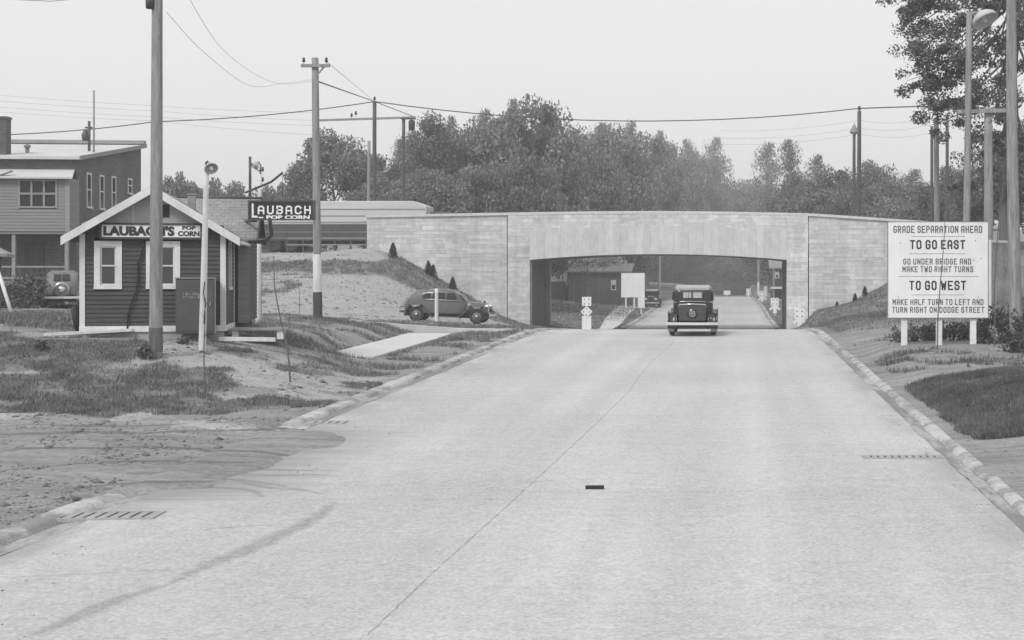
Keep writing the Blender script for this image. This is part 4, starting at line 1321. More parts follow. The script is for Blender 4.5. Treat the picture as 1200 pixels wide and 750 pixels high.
pole('iron_pole', (1092, 275), (1092, 148), d0 + 2, 4.0, 3.4, METAL_DK, 'thin dark pole left of the pale wooden pole by the big sign', 'pole', 'dark poles standing behind the bridge wall', gz=CH + 1.6)
pole('iron_pole', (1110, 275), (1110, 136), d0 + 1, 4.4, 3.6, METAL_DK, 'thin dark pole right of the pale wooden pole above the big sign', 'pole', 'dark poles standing behind the bridge wall', gz=CH + 1.6)
pole('utility_pole', (1099, 372), (1097, 138), 62, 7.0, 6.0, WOOD_POLE, 'middle wooden pole between two thin dark poles above the big sign', group='utility poles along the road')
e, L_ = pole('street_lamp', (1131, 388), (1136, 14), 46, 9.5, 7.0, WOOD_POLE, 'wooden street lamp pole with one large enamel shade at its top', 'street lamp')
mb = MB(); mb.tube([L_(1136, 20), L_(1141, 15), L_(1147, 15)], .05, 8); mb.build('arm', METAL_MID, e)
bell_lamp(e, L_(1155, 25, -.1), (.38, -.35, -.86), .44, hood=.50)
e, L_ = pole('utility_pole', (1159, 395), (1158, 126), 52, 12.5, 9.5, WOOD_POLE, 'stout wooden pole with a long crossarm behind the big sign', group='utility poles along the road', n=12)
mb = MB(); mb.beam(L_(1121, 131, -.2), L_(1180, 129.5, -.2), .11, .14); mb.beam(L_(1168, 131, -.16), L_(1158, 143, -.15), .05, .06); mb.build('crossarm', WOOD_POLE, e)
mb = MB()
for px in (1125, 1138): insulator(mb, L_(px, 127.5, -.2), 1.1)
for py in (150, 162, 176, 188): insulator(mb, L_(1138.5, py, -6), .8)
mb.build('insulator', IRON, e)
pole('utility_pole', (1192, 392), (1185, -60), 40, 15.5, 11.0, WOOD_POLE, 'tall bowed utility pole at the right border of the photo', group='utility poles along the road', bend=-.05, n=14)
# bare saplings
def sapling(pts, d, r, label, twigs=0):
    pp = [P(x, y, d) for x, y in pts]; g = tz(pp[0].x, d); off = Vector((pp[0].x, d, g))
    pp[0].z = min(pp[0].z, g - .1)
    e = empty('bare_sapling', tuple(off), 0, label=label, cat='sapling', group='thin bare saplings')
    # smooth by Catmull subdivision
    q = [p - off for p in pp]; out = []
    for i in range(len(q) - 1):
        a, b, c, dd = q[max(i - 1, 0)], q[i], q[i + 1], q[min(i + 2, len(q) - 1)]
        for k in range(5):
            t = k / 5
            out.append(.5 * ((2 * b) + (c - a) * t + (2 * a - 5 * b + 4 * c - dd) * t * t + (3 * b - a - 3 * c + dd) * t ** 3))
    out.append(q[-1])
    mb = MB(); n = len(out); mb.tube(out, [r * (1 - .6 * i / n) for i in range(n)], 6); mb.build('stem', BARK, e)
    mb = MB()
    for i in range(twigs):
        p = out[int(n * (.45 + .5 * random.random()))]
        mb.tube([p, p + Vector((random.uniform(-.12, .12), random.uniform(-.1, .1), random.uniform(.12, .35)))], [.005, .002], 4)
    if twigs: mb.build('twig', BARK, e)


random.seed(21)
sapling([(240.5, 468), (239.5, 440), (239, 405), (240.5, 370), (239, 348)], 28.3, .016, 'thin straight sapling in the dirt in front of the white lamp post', 3)
sapling([(340.5, 446), (337, 410), (329, 375), (322, 335), (321, 300)], 31.0, .022, 'curved thin sapling leaning left between the stand and the banded pole', 4)
sapling([(1098.5, 406), (1099, 375), (1101, 345), (1103, 320), (1106, 285), (1108, 250)], 40.5, .022, 'dark thin sapling crossing the face of the big direction sign', 0)
sapling([(1165, 412), (1165.5, 370), (1166, 320), (1170, 265), (1176, 215), (1174, 190)], 41, .020, 'thin sapling between the direction sign and the weathered panel', 5)
sapling([(307, 376), (306, 350), (307, 325), (305, 300)], 58, .016, 'faint straight sapling behind the pale gooseneck lamp post', 0)
for i_, x_ in enumerate((672, 682, 690, 701)):
    sapling([(x_, 350), (x_ + .5, 335), (x_ - .5, 318)], 139, .05, 'pale slender trunk before the long dark shed beyond the arch', 0)
sapling([(350, 372), (351, 350), (349, 325)], 60, .016, 'faint straight sapling left of the banded pole on the bare slope', 0)

# ------------------------------------------------------------------ wires
def wire(pts, r, m, label, sag=0.0, grp='overhead wires'):
    """pts: (px, py, d); sag in m between successive supports"""
    pp = [P(*p) for p in pts]; off = pp[0].copy(); out = []
    if len(pp) > 3:      # a slack wire hangs in one smooth curve
        q = pp; pp = []
        for i in range(len(q) - 1):
            a, b, c, d = q[max(i - 1, 0)], q[i], q[i + 1], q[min(i + 2, len(q) - 1)]
            for k in range(6):
                t = k / 6; pp.append(.5 * ((2 * b) + (c - a) * t + (2 * a - 5 * b + 4 * c - d) * t * t + (3 * b - a - 3 * c + d) * t ** 3))
        pp.append(q[-1])
    for a, b in zip(pp, pp[1:]):
        for k in range(14 if len(pp) < 5 else 2):
            t = k / (14 if len(pp) < 5 else 2); q = a.lerp(b, t) - off; q.z -= sag * 4 * t * (1 - t); out.append(q)
    out.append(pp[-1] - off)
    mb = MB(); mb.tube(out, r, 5)
    o = mb.build('overhead_wire', m, None, label=label, cat='wire', group=grp); o.location = off
    return o


wire([(-60, 159, 100), (183, 142.5, 100), (439, 119, 104.6)], .036, WIRE, 'long dark wire from the left border to the iron pole with the long arm', .25)
wire([(439, 119, 104.6), (1007, 127, 104.6)], .038, WIRE, 'dark sagging wire high over the bridge between two iron poles', 1.15)
wire([(1007, 127, 104.6), (1098, 124, 106)], .045, WIRE, 'short dark wire from the finial pole towards the cottonwood leaves')
wire([(371, 95, 53), (439, 119, 104.6), (487, 137.5, 104.6)], .03, WIRE, 'thin wire slanting from the banded pole down to the iron poles')
wire([(195, 14, 31.5), (240, 62, 36), (292, 100, 45), (330, 98, 50), (366, 93, 53)], .006, WIRE_PALE, 'lower slack wire drooping from the thick pole to the banded pole')
wire([(218, -8, 31.5), (265, 62, 40), (322, 97, 49), (368, 95, 53)], .006, WIRE_PALE, 'upper slack wire drooping from above the photo to the banded pole')
wire([(382.5, 72, 53), (439, 119, 104.6)], .012, WIRE_PALE, 'faint short wire right of the banded pole crossarm')
for i, (a, b, c) in enumerate(((110, 124, 132), (117, 130, 141), (124, 137, 147), (130, 142, 158))):
    wire([(-50, a - 3, 120), (183, b, 120), (368, c, 120)], .013, WIRE_PALE, 'faint thin wire of the parallel set over the brick house', .1, 'faint wires over the brick house')
for i, (a, c) in enumerate(((141, 138), (150, 146), (157, 156))):
    wire([(845, a + 12, 130), (1007, a, 115), (1090, c, 110)], .012, WIRE_PALE, 'faint thin wire of the set near the finial pole', .3, 'faint wires near the finial pole')
wire([(-40, -3, 40), (60, 1.5, 40), (120, -4, 40)], .008, WIRE, 'slack wire dipping into the top left corner', 0)

# ------------------------------------------------------------------ vehicles
def sec(y, hb, ht, z0, z1, rt, rb=.05, n=5):
    """rounded section in xz at y; hb, ht half widths at foot and head"""
    pts = []
    def arc(cx, cz, r, a0, a1):
        for i in range(n + 1):
            a = R(a0 + (a1 - a0) * i / n); pts.append((cx + r * math.cos(a), y, cz + r * math.sin(a)))
    arc(hb - rb, z0 + rb, rb, -90, 0); arc(ht - rt, z1 - rt, rt, 0, 90)
    arc(-(ht - rt), z1 - rt, rt, 90, 180); arc(-(hb - rb), z0 + rb, rb, 180, 270)
    return pts


def wheel(parent, x, y, r=.37, w=.17, spoke=True):
    M = Matrix.Translation((x, y, r)) @ Matrix.Rotation(R(90), 4, 'Y')
    e = MB(); h = w / 2
    e.lathe([(r * .66, -h * .8), (r * .80, -h), (r * .95, -h * .85), (r, -h * .4), (r, h * .4), (r * .95, h * .85), (r * .80, h), (r * .66, h * .8), (r * .66, -h * .8)], M, 24)
    t = e.build('wheel', RUBBER, parent)
    e = MB(); e.lathe([(.0, -h * .5), (r * .3, -h * .5), (r * .3, -h * .2), (r * .66, -h * .6), (r * .66, h * .6), (r * .3, h * .2), (r * .3, h * .5), (.0, h * .5)], M, 24); e.build('rim', CAR_TAN, t)
    e = MB(); e.lathe([(.0, -h * 1.05), (r * .16, -h * 1.0), (r * .18, -h * .6), (r * .18, h * .6), (r * .16, h * 1.0), (.0, h * 1.05)], M, 14); e.build('hubcap', CHROME, t)


def fender(parent, m, x0, x1, path, lip=.09):
    """path in (y, z) swept; domed across from x0 to x1"""
    mb = MB(); V = []; n = 7
    for i, (y, z) in enumerate(path):
        a, b = path[max(i - 1, 0)], path[min(i + 1, len(path) - 1)]
        t = Vector((b[0] - a[0], b[1] - a[1])).normalized(); nr = Vector((-t.y, t.x))
        if nr.y < 0 and abs(nr.y) > .9: nr = -nr
        for k in range(n):
            u = k / (n - 1); dome = lip * (1 - (2 * u - 1) ** 4)
            V.append((x0 + (x1 - x0) * u, y + nr.x * (dome - lip), z + nr.y * (dome - lip)))
        for k in reversed(range(n)):
            u = k / (n - 1); dome = lip * (1 - (2 * u - 1) ** 4) - .02
            V.append((x0 + (x1 - x0) * u, y + nr.x * (dome - lip), z + nr.y * (dome - lip)))
    loops = [V[i * 2 * n:(i + 1) * 2 * n] for i in range(len(path))]
    mb.loft(loops)
    return mb.build('fender', m, parent, fix=True)


def arcpath(cy, cz, r, a0, a1, n=12, tail=None):
    p = [(cy + r * math.cos(R(a0 + (a1 - a0) * i / n)), cz + r * math.sin(R(a0 + (a1 - a0) * i / n))) for i in range(n + 1)]
    return p + (tail or [])


def sedan(label, paint, roofm, style, rear='trunk', name='sedan_car', group='old cars on the road', light=CHROME):
    e = empty(name, (0, 0, 0), 0, label=label, cat='car', group=group)
    boxy = style == 'boxy'
    mb = MB()
    if boxy:
        S = [(-1.70, .58, .55, .74, 1.60, .12), (-1.64, .68, .63, .64, 1.70, .13), (-1.45, .735, .68, .60, 1.765, .13), (-.5, .755, .70, .56, 1.80, .13), (.4, .745, .69, .56, 1.79, .13), (.70, .69, .64, .58, 1.74, .13), (.78, .66, .60, .60, 1.66, .13)]
    else:
        S = [(-2.02, .36, .30, .62, .86, .10), (-1.92, .60, .50, .52, 1.08, .2), (-1.65, .70, .60, .46, 1.32, .24), (-1.3, .75, .64, .43, 1.50, .26), (-.8, .78, .66, .42, 1.60, .26), (-.1, .79, .66, .42, 1.62, .26), (.35, .77, .64, .42, 1.57, .26), (.62, .70, .58, .44, 1.42, .24), (.98, .60, .5, .46, 1.06, .2)]
    mb.loft([sec(y, hb, ht, a, b, r) for y, hb, ht, a, b, r in S])
    body = mb.build('body', paint, e, fix=True)
    # roof skin
    mb = MB()
    if boxy:
        T = [(-1.66, .60, .56, 1.655, 1.735, .06), (-1.45, .665, .63, 1.70, 1.80, .08), (-.5, .69, .655, 1.73, 1.835, .09), (.4, .68, .645, 1.72, 1.825, .09), (.70, .64, .60, 1.69, 1.775, .07), (.86, .60, .56, 1.63, 1.69, .02)]
    else:
        T = [(-1.3, .50, .42, 1.40, 1.515, .05), (-.8, .58, .5, 1.5, 1.615, .05), (-.1, .58, .5, 1.52, 1.635, .05), (.35, .54, .46, 1.47, 1.585, .05)]
    mb.loft([sec(y, hb, ht, a, b, r, .02) for y, hb, ht, a, b, r in T]); mb.build('roof', roofm, e, fix=True)
    belt = 1.22 if boxy else 1.10
    # hood and radiator
    mb = MB()
    H = [(.74, .52, .46, .56, 1.20, .16), (1.2, .46, .40, .56, 1.18, .16), (1.95, .36, .31, .56, 1.13, .15)] if boxy else [(.80, .56, .48, .5, 1.08, .2), (1.3, .50, .42, .5, 1.06, .22), (1.95, .34, .28, .5, 1.0, .2), (2.05, .24, .2, .52, .9, .15)]
    mb.loft([sec(y, hb, ht, a, b, r) for y, hb, ht, a, b, r in H]); mb.build('hood', paint, e, fix=True)
    mb = MB(); yg = 1.95 if boxy else 2.02
    mb.loft([sec(yg, .37 if boxy else .26, .33 if boxy else .22, .50, 1.17 if boxy else .93, .14), sec(yg + .06, .36 if boxy else .24, .32 if boxy else .2, .50, 1.16 if boxy else .92, .14)]); g = mb.build('grille', CHROME, e, fix=True)
    mb = MB(); mb.loft([sec(yg + .058, .30 if boxy else .19, .27 if boxy else .16, .56, 1.08 if boxy else .86, .10), sec(yg + .066, .30 if boxy else .19, .27 if boxy else .16, .56, 1.08 if boxy else .86, .10)]); mb.build('grille_core', BLACK, g, fix=True)
    # belt moulding
    mb = MB()
    ys = [(-1.66, .67), (-1.45, .75), (-.5, .768), (.4, .758), (.72, .70)] if boxy else [(-1.3, .72), (-.8, .765), (-.1, .775), (.35, .755), (.7, .66)]
    for s in (-1, 1): mb.tube([(s * (x - .025), y, belt) for y, x in ys], .016, 5)
    if boxy: mb.tube([(-.64, -1.665, belt - .01), (-.4, -1.70, belt + .02), (0, -1.712, belt + .03), (.4, -1.70, belt + .02), (.64, -1.665, belt - .01)], .016, 5)
    mb.build('belt_moulding', light, e)
    # windows
    tilt = R(6 if boxy else 14)
    wy = [(-1.42, -.86), (-.78, -.08), (.0, .58)] if boxy else [(-1.15, -.72), (-.64, -.02), (.06, .5)]
    for s in (-1, 1):
        for k, (a, b) in enumerate(wy):
            zt = (1.60 if boxy else (1.40 if k == 0 else 1.46))
            mb = MB()
            xb_, xt_ = (.742, .712) if boxy else (.735 - .02 * (k == 0), .665)
            o_ = .018
            p = [(s * (xb_ + o_), a, belt + .06), (s * (xb_ + o_), b, belt + .06), (s * (xt_ + o_), b - .03, zt), (s * (xt_ + o_), a + .03 + (.12 if (k == 0 and not boxy) else 0), zt)]
            mb.add(p + [(x - s * .03, y, z) for x, y, z in p], [(0, 1, 2, 3), (7, 6, 5, 4), (0, 4, 5, 1), (1, 5, 6, 2), (2, 6, 7, 3), (3, 7, 4, 0)])
            mb.build('side_window', GLASS, e, fix=True)
    if boxy:
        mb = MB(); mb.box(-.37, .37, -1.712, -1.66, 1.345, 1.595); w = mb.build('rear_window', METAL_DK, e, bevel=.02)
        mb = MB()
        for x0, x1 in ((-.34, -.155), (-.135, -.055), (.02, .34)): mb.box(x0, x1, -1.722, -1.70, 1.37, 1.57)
        mb.build('pane', PANE_PAINTED_LIGHT, w)
        mb = MB(); mb.box(-.56, .56, .775, .80, 1.26, 1.60); w = mb.build('windshield', GLASS, e, bevel=.02)
    else:
        mb = MB()
        for x0, x1 in ((-.33, -.02), (.02, .33)):
            mb.add([(x0, -1.87, 1.20), (x1, -1.87, 1.20), (x1 * .95, -1.49, 1.465), (x0 * .95, -1.49, 1.465)], [(0, 1, 2, 3)])
        mb.build('rear_window', GLASS, e)
        mb = MB(); mb.add([(-.5, .97, 1.10), (.5, .97, 1.10), (.5, .66, 1.42), (-.5, .66, 1.42)], [(0, 1, 2, 3)]); mb.build('windshield', GLASS, e)
    # fenders, wheels, running boards
    r = .38 if boxy else .36
    yf, yb = 1.58, -1.38
    xi, xo = (.56, .90) if boxy else (.58, .90)
    for s in (-1, 1):
        a, b = (s * xi, s * xo) if s > 0 else (s * xo, s * xi)
        fender(e, paint, a, b, arcpath(yf, r, r + .13, 20, 150, 12, [(yf - .68, .36), (yf - .85, .30)]))
        fender(e, paint, a, b, [(yb + .80, .30), (yb + .62, .36)] + arcpath(yb, r, r + .12, 35, 192, 12))
        mb = MB(); mb.box(min(a, b) + .02, max(a, b) - .02, yb + .72, yf - .78, .27, .31); mb.build('running_board', METAL_DK, e)
        wheel(e, s * .755, yf, r, .19); wheel(e, s * .755, yb, r, .20)
        mb = MB(); mb.lathe([(.0, .10), (.08, .10), (.115, .05), (.12, 0), (.11, -.05), (.07, -.14), (.0, -.17)], Matrix.Translation((s * .50, yg + .02, .86)) @ Matrix.Rotation(R(-90), 4, 'X'), 16)
        h = mb.build('headlight', light, e)
        mb = MB(); mb.lathe([(.0, .115), (.10, .102)], Matrix.Translation((s * .50, yg + .02, .86)) @ Matrix.Rotation(R(-90), 4, 'X'), 16); mb.build('lens', SIGN_WHITE, h)
        mb = MB(); mb.lathe([(.0, -.05), (.05, -.045), (.055, 0), (.03, .07)], Matrix.Translation((s * .66, -1.80, .62)) @ Matrix.Rotation(R(-90), 4, 'X'), 10); mb.build('tail_light', METAL_MID, e)
    mb = MB(); mb.box(-.62, .62, -1.9, 1.9, .26, .50); mb.box(-.7, .7, yb - .05, yb + .05, .3, .4); mb.box(-.7, .7, yf - .05, yf + .05, .3, .4); mb.build('chassis', BLACK, e)
    for y, hw in ((yg + .30, .84), (-2.30, .93)):
        mb = MB(); sg = 1 if y > 0 else -1
        pts = [(-hw, y - sg * .10, .45), (-hw * .7, y, .45), (0, y + sg * .02, .45), (hw * .7, y, .45), (hw, y - sg * .10, .45)]
        for p, q in zip(pts, pts[1:]): mb.beam(p, q, .03, .095)
        bb = mb.build('bumper', CHROME_PALE, e, bevel=.006)
        mb = MB()
        for s in (-1, 1): mb.beam((s * .45, y - sg * .02, .45), (s * .45, y - sg * .42, .42), .03, .06)
        mb.build('bumper_bracket', METAL_DK, bb)
    if rear == 'trunk':
        for s in (-1, 1):
            mb = MB(); mb.box(s * .78 - .12, s * .78 + .12, -1.84, -1.825, .16, .46); mb.build('mud_flap', CAR_TAN, e)
        mb = MB(); mb.loft([sec(-2.10, .47, .46, .56, 1.10, .05), sec(-2.06, .49, .48, .55, 1.14, .05), sec(-1.66, .50, .49, .55, 1.16, .05)]); t = mb.build('trunk', CAR_BLACKISH, e, fix=True)
        mb = MB(); mb.tube([(-.49, -2.09, 1.04), (-.475, -2.09, 1.14), (0, -2.10, 1.155), (.475, -2.09, 1.14), (.49, -2.09, 1.04)], .022, 6); mb.build('trunk_trim', light, t)
        mb = MB(); M = Matrix.Translation((0, -2.12, .80)) @ Matrix.Rotation(R(90), 4, 'X')
        mb.lathe([(.0, .03), (.04, .03), (.05, .0), (.08, .0), (.085, .025), (.12, .025), (.125, -.02)], M, 18); mb.build('emblem', METAL_MID, t)
        mb = MB(); mb.box(-.05, .05, -2.125, -2.06, 1.15, 1.185); mb.build('handle', light, t)
        mb = MB(); mb.lathe([(.0, .0), (.19, .0), (.20, -.02), (.20, -.10)], Matrix.Translation((0, -2.105, .80)) @ Matrix.Rotation(R(90), 4, 'X'), 24); mb.build('spare_recess', CAR_DARK, t)
    elif rear == 'spare':
        M = Matrix.Translation((0, -2.02, .80)) @ Matrix.Rotation(R(90), 4, 'X')
        mb = MB(); mb.lathe([(.0, .10), (.12, .10), (.24, .09), (.33, .05), (.36, .0), (.36, -.12), (.30, -.14)], M, 28); t = mb.build('spare_cover', CAR_TAN, e)
        mb = MB(); mb.lathe([(.0, .16), (.10, .15), (.14, .11), (.15, .09)], M, 18); mb.build('hubcap', CHROME, t)
        mb = MB(); mb.lathe([(.27, .09), (.30, .085), (.31, .06)], M, 28); mb.build('trim_ring', CHROME, t)
    return e


CAR_BLACKISH = mat('dull black trunk paint', .05, .45, .25, 3, 30, 0, spec=.4)
PANE_PAINTED_LIGHT = mat('window pane with painted light', .42, .15, .15, 3, 12, 0, spec=.5)  # pale colour stands in for daylight seen through the cabin, which is solid
CHROME_PALE = mat('plated bumper bar', .66, .35, .1, 5, 40, 0, metal=.35)


def put(e, px, d, rz, z=None, dy=0):
    x = (px - VX) * d / F
    e.location = (x, d, (z if z is not None else CH + zr(d)) + .004)
    e.rotation_euler = (0, 0, rz)
    return e


c1 = put(sedan('black boxy sedan seen from behind with a rear trunk and pale top, entering the underpass', CAR_DARK, CAR_TOP, 'boxy', 'trunk'), 813, 54.5, 0)
_s = (zr(58) - zr(52)) / 6
c1.rotation_euler = (math.atan(_s), 0, 0)
put(sedan('dark boxy car facing the viewer beyond the underpass beside the white board', CAR_DARK, CAR_TOP, 'boxy', 'none'), 764, 150, R(180))
c3 = put(sedan('grey rounded sedan crossing sideways at the foot of the embankment', CAR_MID, CAR_MID, 'round', 'spare'), 524, 72, R(-90), tz((524 - VX) * 72 / F, 72))
_x = c3.location.x; _zl, _zr2 = tz(_x - 1.4, 72), tz(_x + 1.4, 72)
c3.rotation_euler = Euler((math.atan2(_zr2 - _zl, 2.8), 0, R(-90)))
c3.location.z = (_zl + _zr2) / 2 + .02
x_ = (73 - VX) * 65 / F
put(sedan('light grey sedan parked at the brick house with a covered spare wheel at its rear', CAR_TAN, CAR_TAN, 'round', 'spare', group='old cars on the road'), 74, 65, R(23), tz(x_, 65) + .02)

# box trailer truck on the upper road
tx0, tx1 = (300 - VX) * 99.5 / F, (504 - VX) * 99.5 / F
zt0 = CH + zu(-26) + .0
tr = empty('freight_truck', ((tx0 + tx1) / 2, 99.5, zt0), 0, label='long pale freight trailer truck on the upper road at the left bridge end', cat='truck')
hl = (tx1 - tx0) / 2; ht = CH + (VY - 235.5) * 98.3 / F - zt0; zb = CH + (VY - 263) * 98.3 / F - zt0
mb = MB(); mb.prism([(-hl, zb), (hl - .001, zb), (hl - .001, ht - .35), (hl - .95, ht), (-hl, ht)], -1.2, 1.2); b_ = mb.build('trailer_body', TRUCK_WHITE, tr, bevel=.05)
mb = MB()
for z in (zb + .12, zb + .55, zb + 1.0): mb.box(-hl + .05, hl - .1, -1.225, -1.19, z, z + .06)
mb.build('side_rail', METAL_MID, b_)
mb = MB(); mb.box(-hl + .02, hl - .02, -1.17, 1.17, .80, zb - .004); mb.build('lower_body', TRUCK_DARK, tr)
mb = MB()
for z in (.95, 1.35): mb.box(-hl + .1, hl - .3, -1.195, -1.171, z, z + .05)
mb.build('lower_rail', METAL_MID, tr)
mb = MB(); mb.box(-hl + .3, hl - .3, -.5, .5, .5, .80); mb.box(hl - 4.2, hl - 4.0, -.9, -.8, .05, .8); mb.box(hl - 4.2, hl - 4.0, .8, .9, .05, .8); mb.build('underframe', BLACK, tr)
for x in (-hl + 1.6, -hl + 2.75):
    for y in (-1.0, 1.0):
        Mw = Matrix.Translation((x, y, .5)) @ Matrix.Rotation(R(90), 4, 'X')
        mb = MB(); mb.lathe([(.0, -.12), (.28, -.12), (.30, -.15), (.45, -.14), (.5, -.08), (.5, .08), (.45, .14), (.30, .15), (.28, .12), (.0, .12)], Mw, 22); mb.build('wheel', RUBBER, tr)
cx = hl + .15
mb = MB(); mb.prism([(cx, .7), (cx + 1.5, .7), (cx + 1.5, 1.7), (cx + 1.35, 2.62), (cx + 1.2, 2.75), (cx + .1, 2.75), (cx, 2.62)], -1.05, 1.05); cab = mb.build('cab', TRUCK_DARK, tr, bevel=.08)
for s in (-1, 1):
    mb = MB(); mb.box(cx + .45, cx + 1.2, s * 1.06 - .01, s * 1.06 + .01, 1.75, 2.45); mb.build('side_window', GLASS, cab)
mb = MB(); mb.prism([(cx + 1.5, .7), (cx + 3.0, .7), (cx + 3.0, 1.5), (cx + 2.8, 1.65), (cx + 1.5, 1.75)], -.55, .55); mb.build('hood', TRUCK_DARK, tr, bevel=.08)
mb = MB(); mb.box(cx - .6, cx + 2.9, -.45, .45, .45, .7); mb.build('frame_rail', BLACK, tr)
for x in (cx + .15, cx + 2.4):
    for y in (-.92, .92):
        Mw = Matrix.Translation((x, y, .48)) @ Matrix.Rotation(R(90), 4, 'X')
        mb = MB(); mb.lathe([(.0, -.10), (.28, -.10), (.30, -.14), (.43, -.13), (.48, -.07), (.48, .07), (.43, .13), (.30, .14), (.28, .10), (.0, .10)], Mw, 22); mb.build('wheel', RUBBER, tr)
# guard rail along the upper road left of the bridge
for px in (386, 404, 416, 428):
    pass
gr_ = empty('guard_fence', ((404 - VX) * 95.5 / F, 95.6, CH + zu(-26)), 0, label='low post and rail fence at the edge of the upper road', cat='fence')
x0 = (336 - VX) * 95.5 / F - gr_.location.x; x1 = (429 - VX) * 95.5 / F - gr_.location.x
for i in range(6):
    x = x0 + (x1 - x0) * i / 5; mb = MB(); mb.box(x - .05, x + .05, -.05, .05, -.3, .95); mb.build('post', METAL_DK, gr_)
mb = MB()
for z in (.45, .88): mb.box(x0, x1, -.075, -.052, z - .045, z + .045)
mb.build('rail', METAL_MID, gr_)

# ------------------------------------------------------------------ brick house with the hanging porch
hth = math.atan2(.10, .995)
HB = CH - 1.6
house = empty('brick_house', ((90 - VX) * 70 / F, 70, HB), hth, label='two storey dark brick house with boarded upper porch and pale roof', cat='house')
hz_ = lambda py, d=70: CH + (VY - py) * d / F - HB
zf, zbk, dep, wid = hz_(187), hz_(172, 80), 10.2, 20.0
mb = MB()
mb.add([(0, 0, 0), (0, dep, 0), (0, dep, zbk), (0, 0, zf)], [(0, 1, 2, 3)]); mb.add([(-wid, 0, 0), (-wid, dep, 0), (-wid, dep, zbk), (-wid, 0, zf)], [(3, 2, 1, 0)])
mb.add([(0, dep, 0), (-wid, dep, 0), (-wid, dep, zbk), (0, dep, zbk)], [(0, 1, 2, 3)])
mb.build('side_wall', BRICK, house)
mb = MB(); mb.add([(-wid, 0, 0), (0, 0, 0), (0, 0, zf), (-wid, 0, zf)], [(0, 1, 2, 3)]); mb.build('front_wall', BRICK_F, house)
mb = MB()
mb.loft([[(-wid - .2, -.35, zf - .02), (.25, -.35, zf - .02), (.25, -.35, zf + .12), (-wid - .2, -.35, zf + .12)], [(-wid - .2, dep + .1, zbk + .0), (.25, dep + .1, zbk + .0), (.25, dep + .1, zbk + .14), (-wid - .2, dep + .1, zbk + .14)]], smooth=False)
mb.build('roof', ROOF_PALE, house, fix=True)
mb = MB(); mb.box(-wid - .1, .24, dep - .25, dep + .12, zbk + .142, zbk + .34); mb.build('parapet', WOOD_GREY, house)
mb = MB(); mb.box(.252, .30, -.3, dep, zf - .12, zf + .02)
mb = MB(); mb.beam((.27, -.36, zf + .05), (.27, dep + .1, zbk + .07), .05, .2); mb.build('eave_trim', WOOD_GREY, house)
for i, (ly, a, b) in enumerate(((1.7, 202.5, 242), (3.6, 205, 244), (5.5, 206.5, 245), (8.2, 209, 226))):
    d = 70 + ly; z1_, z0_ = hz_(a, d), hz_(b, d)
    mb = MB(); w = .27
    mb.box(-.02, .035, ly - w - .08, ly - w, z0_, z1_); mb.box(-.02, .035, ly + w, ly + w + .08, z0_, z1_); mb.box(-.02, .036, ly - w, ly + w, z1_ - .09, z1_); mb.box(-.02, .09, ly - w - .12, ly + w + .12, z0_ - .1, z0_ - .001); mb.box(-.02, .03, ly - w, ly + w, (z0_ + z1_) / 2 - .03, (z0_ + z1_) / 2 + .03)
    wd_ = mb.build('window', WHITE_OLD, house)
    mb = MB(); mb.box(-.01, .008, ly - w + .001, ly + w - .001, z0_, z1_ - .09); mb.build('pane', GLASS, wd_)
# enclosed upper porch
pz0, pz1 = hz_(270, 67), hz_(206, 67)
px1 = .10; px0 = -6.8; py0 = -1.35
mb = MB()
clap(mb, (px0, py0, 0), (1, 0, 0), (0, -1, 0), px1 - px0, pz0, pz1, .15, [(-2.16 - px0, -.47 - px0, hz_(241, 67), hz_(208, 67) - .02)])
clap(mb, (px1, py0, 0), (0, 1, 0), (1, 0, 0), -py0 - .001, pz0, pz1, .15)
mb.box(px0, px1, py0 + .02, -.01, pz0 - .12, pz0 - .02)
pc = mb.build('upper_porch', PORCH, house)
mb = MB(); mb.box(px1 - .16, px1 + .035, py0 - .035, py0 + .02, pz0 - .02, pz1); mb.build('corner_board', WOOD_GREY, pc)
mb = MB()
mb.loft([[(px0, py0 - .3, pz1 - .05), (px1 + .25, py0 - .3, pz1 - .05), (px1 + .25, py0 - .3, pz1 + .03), (px0, py0 - .3, pz1 + .03)], [(px0, -.02, pz1 + .42), (px1 - .2, -.02, pz1 + .42), (px1 - .2, -.02, pz1 + .5), (px0, -.02, pz1 + .5)]], smooth=False)
mb.build('porch_roof', ROOF_PALE, pc, fix=True)
wx0, wx1, wz0, wz1 = -2.16, -.47, hz_(241, 67), hz_(208, 67) - .02
mb = MB()
for i in range(4): x = wx0 + (wx1 - wx0) * i / 3; mb.box(x - .045, x + .045, py0 - .045, py0 + .03, wz0, wz1)
for z in (wz0, (wz0 + wz1) / 2, wz1): mb.box(wx0 - .08, wx1 + .08, py0 - .042, py0 + .03, z - .045, z + .045)
w_ = mb.build('porch_window', WOOD_GREY, pc)
mb = MB(); mb.box(wx0, wx1, py0 + .03, py0 + .05, wz0, wz1); mb.build('pane', GLASS, w_)
mb = MB(); mb.beam((px0 + .1, py0 - .06, hz_(236, 67)), (-2.45, py0 - .06, hz_(198, 67)), .05, .22, (0, 1, 0)); mb.build('brace_board', WOOD_GREY, pc)
for x in (-2.45, -.05, -5.0):
    mb = MB(); mb.box(x - .08, x + .08, py0 + .08, py0 + .24, -.3, pz0 - .121); mb.build('porch_post', WOOD_GREY, house)
mb = MB()
for z in (1.45, 1.98): mb.box(-5.0, -.05, py0 + .12, py0 + .2, z - .04, z + .04)
rl_ = mb.build('railing', WOOD_GREY, house)
mb = MB()
for i in range(20): x = -4.95 + i * .255; mb.box(x - .03, x + .03, py0 + .13, py0 + .19, 1.49, 1.94)
mb.build('baluster', WOOD_DARK, rl_)
mb = MB(); mb.box(-7, .3, py0 - .1, -.01, 1.1, 1.3); mb.build('porch_floor', WOOD_GREY, house)
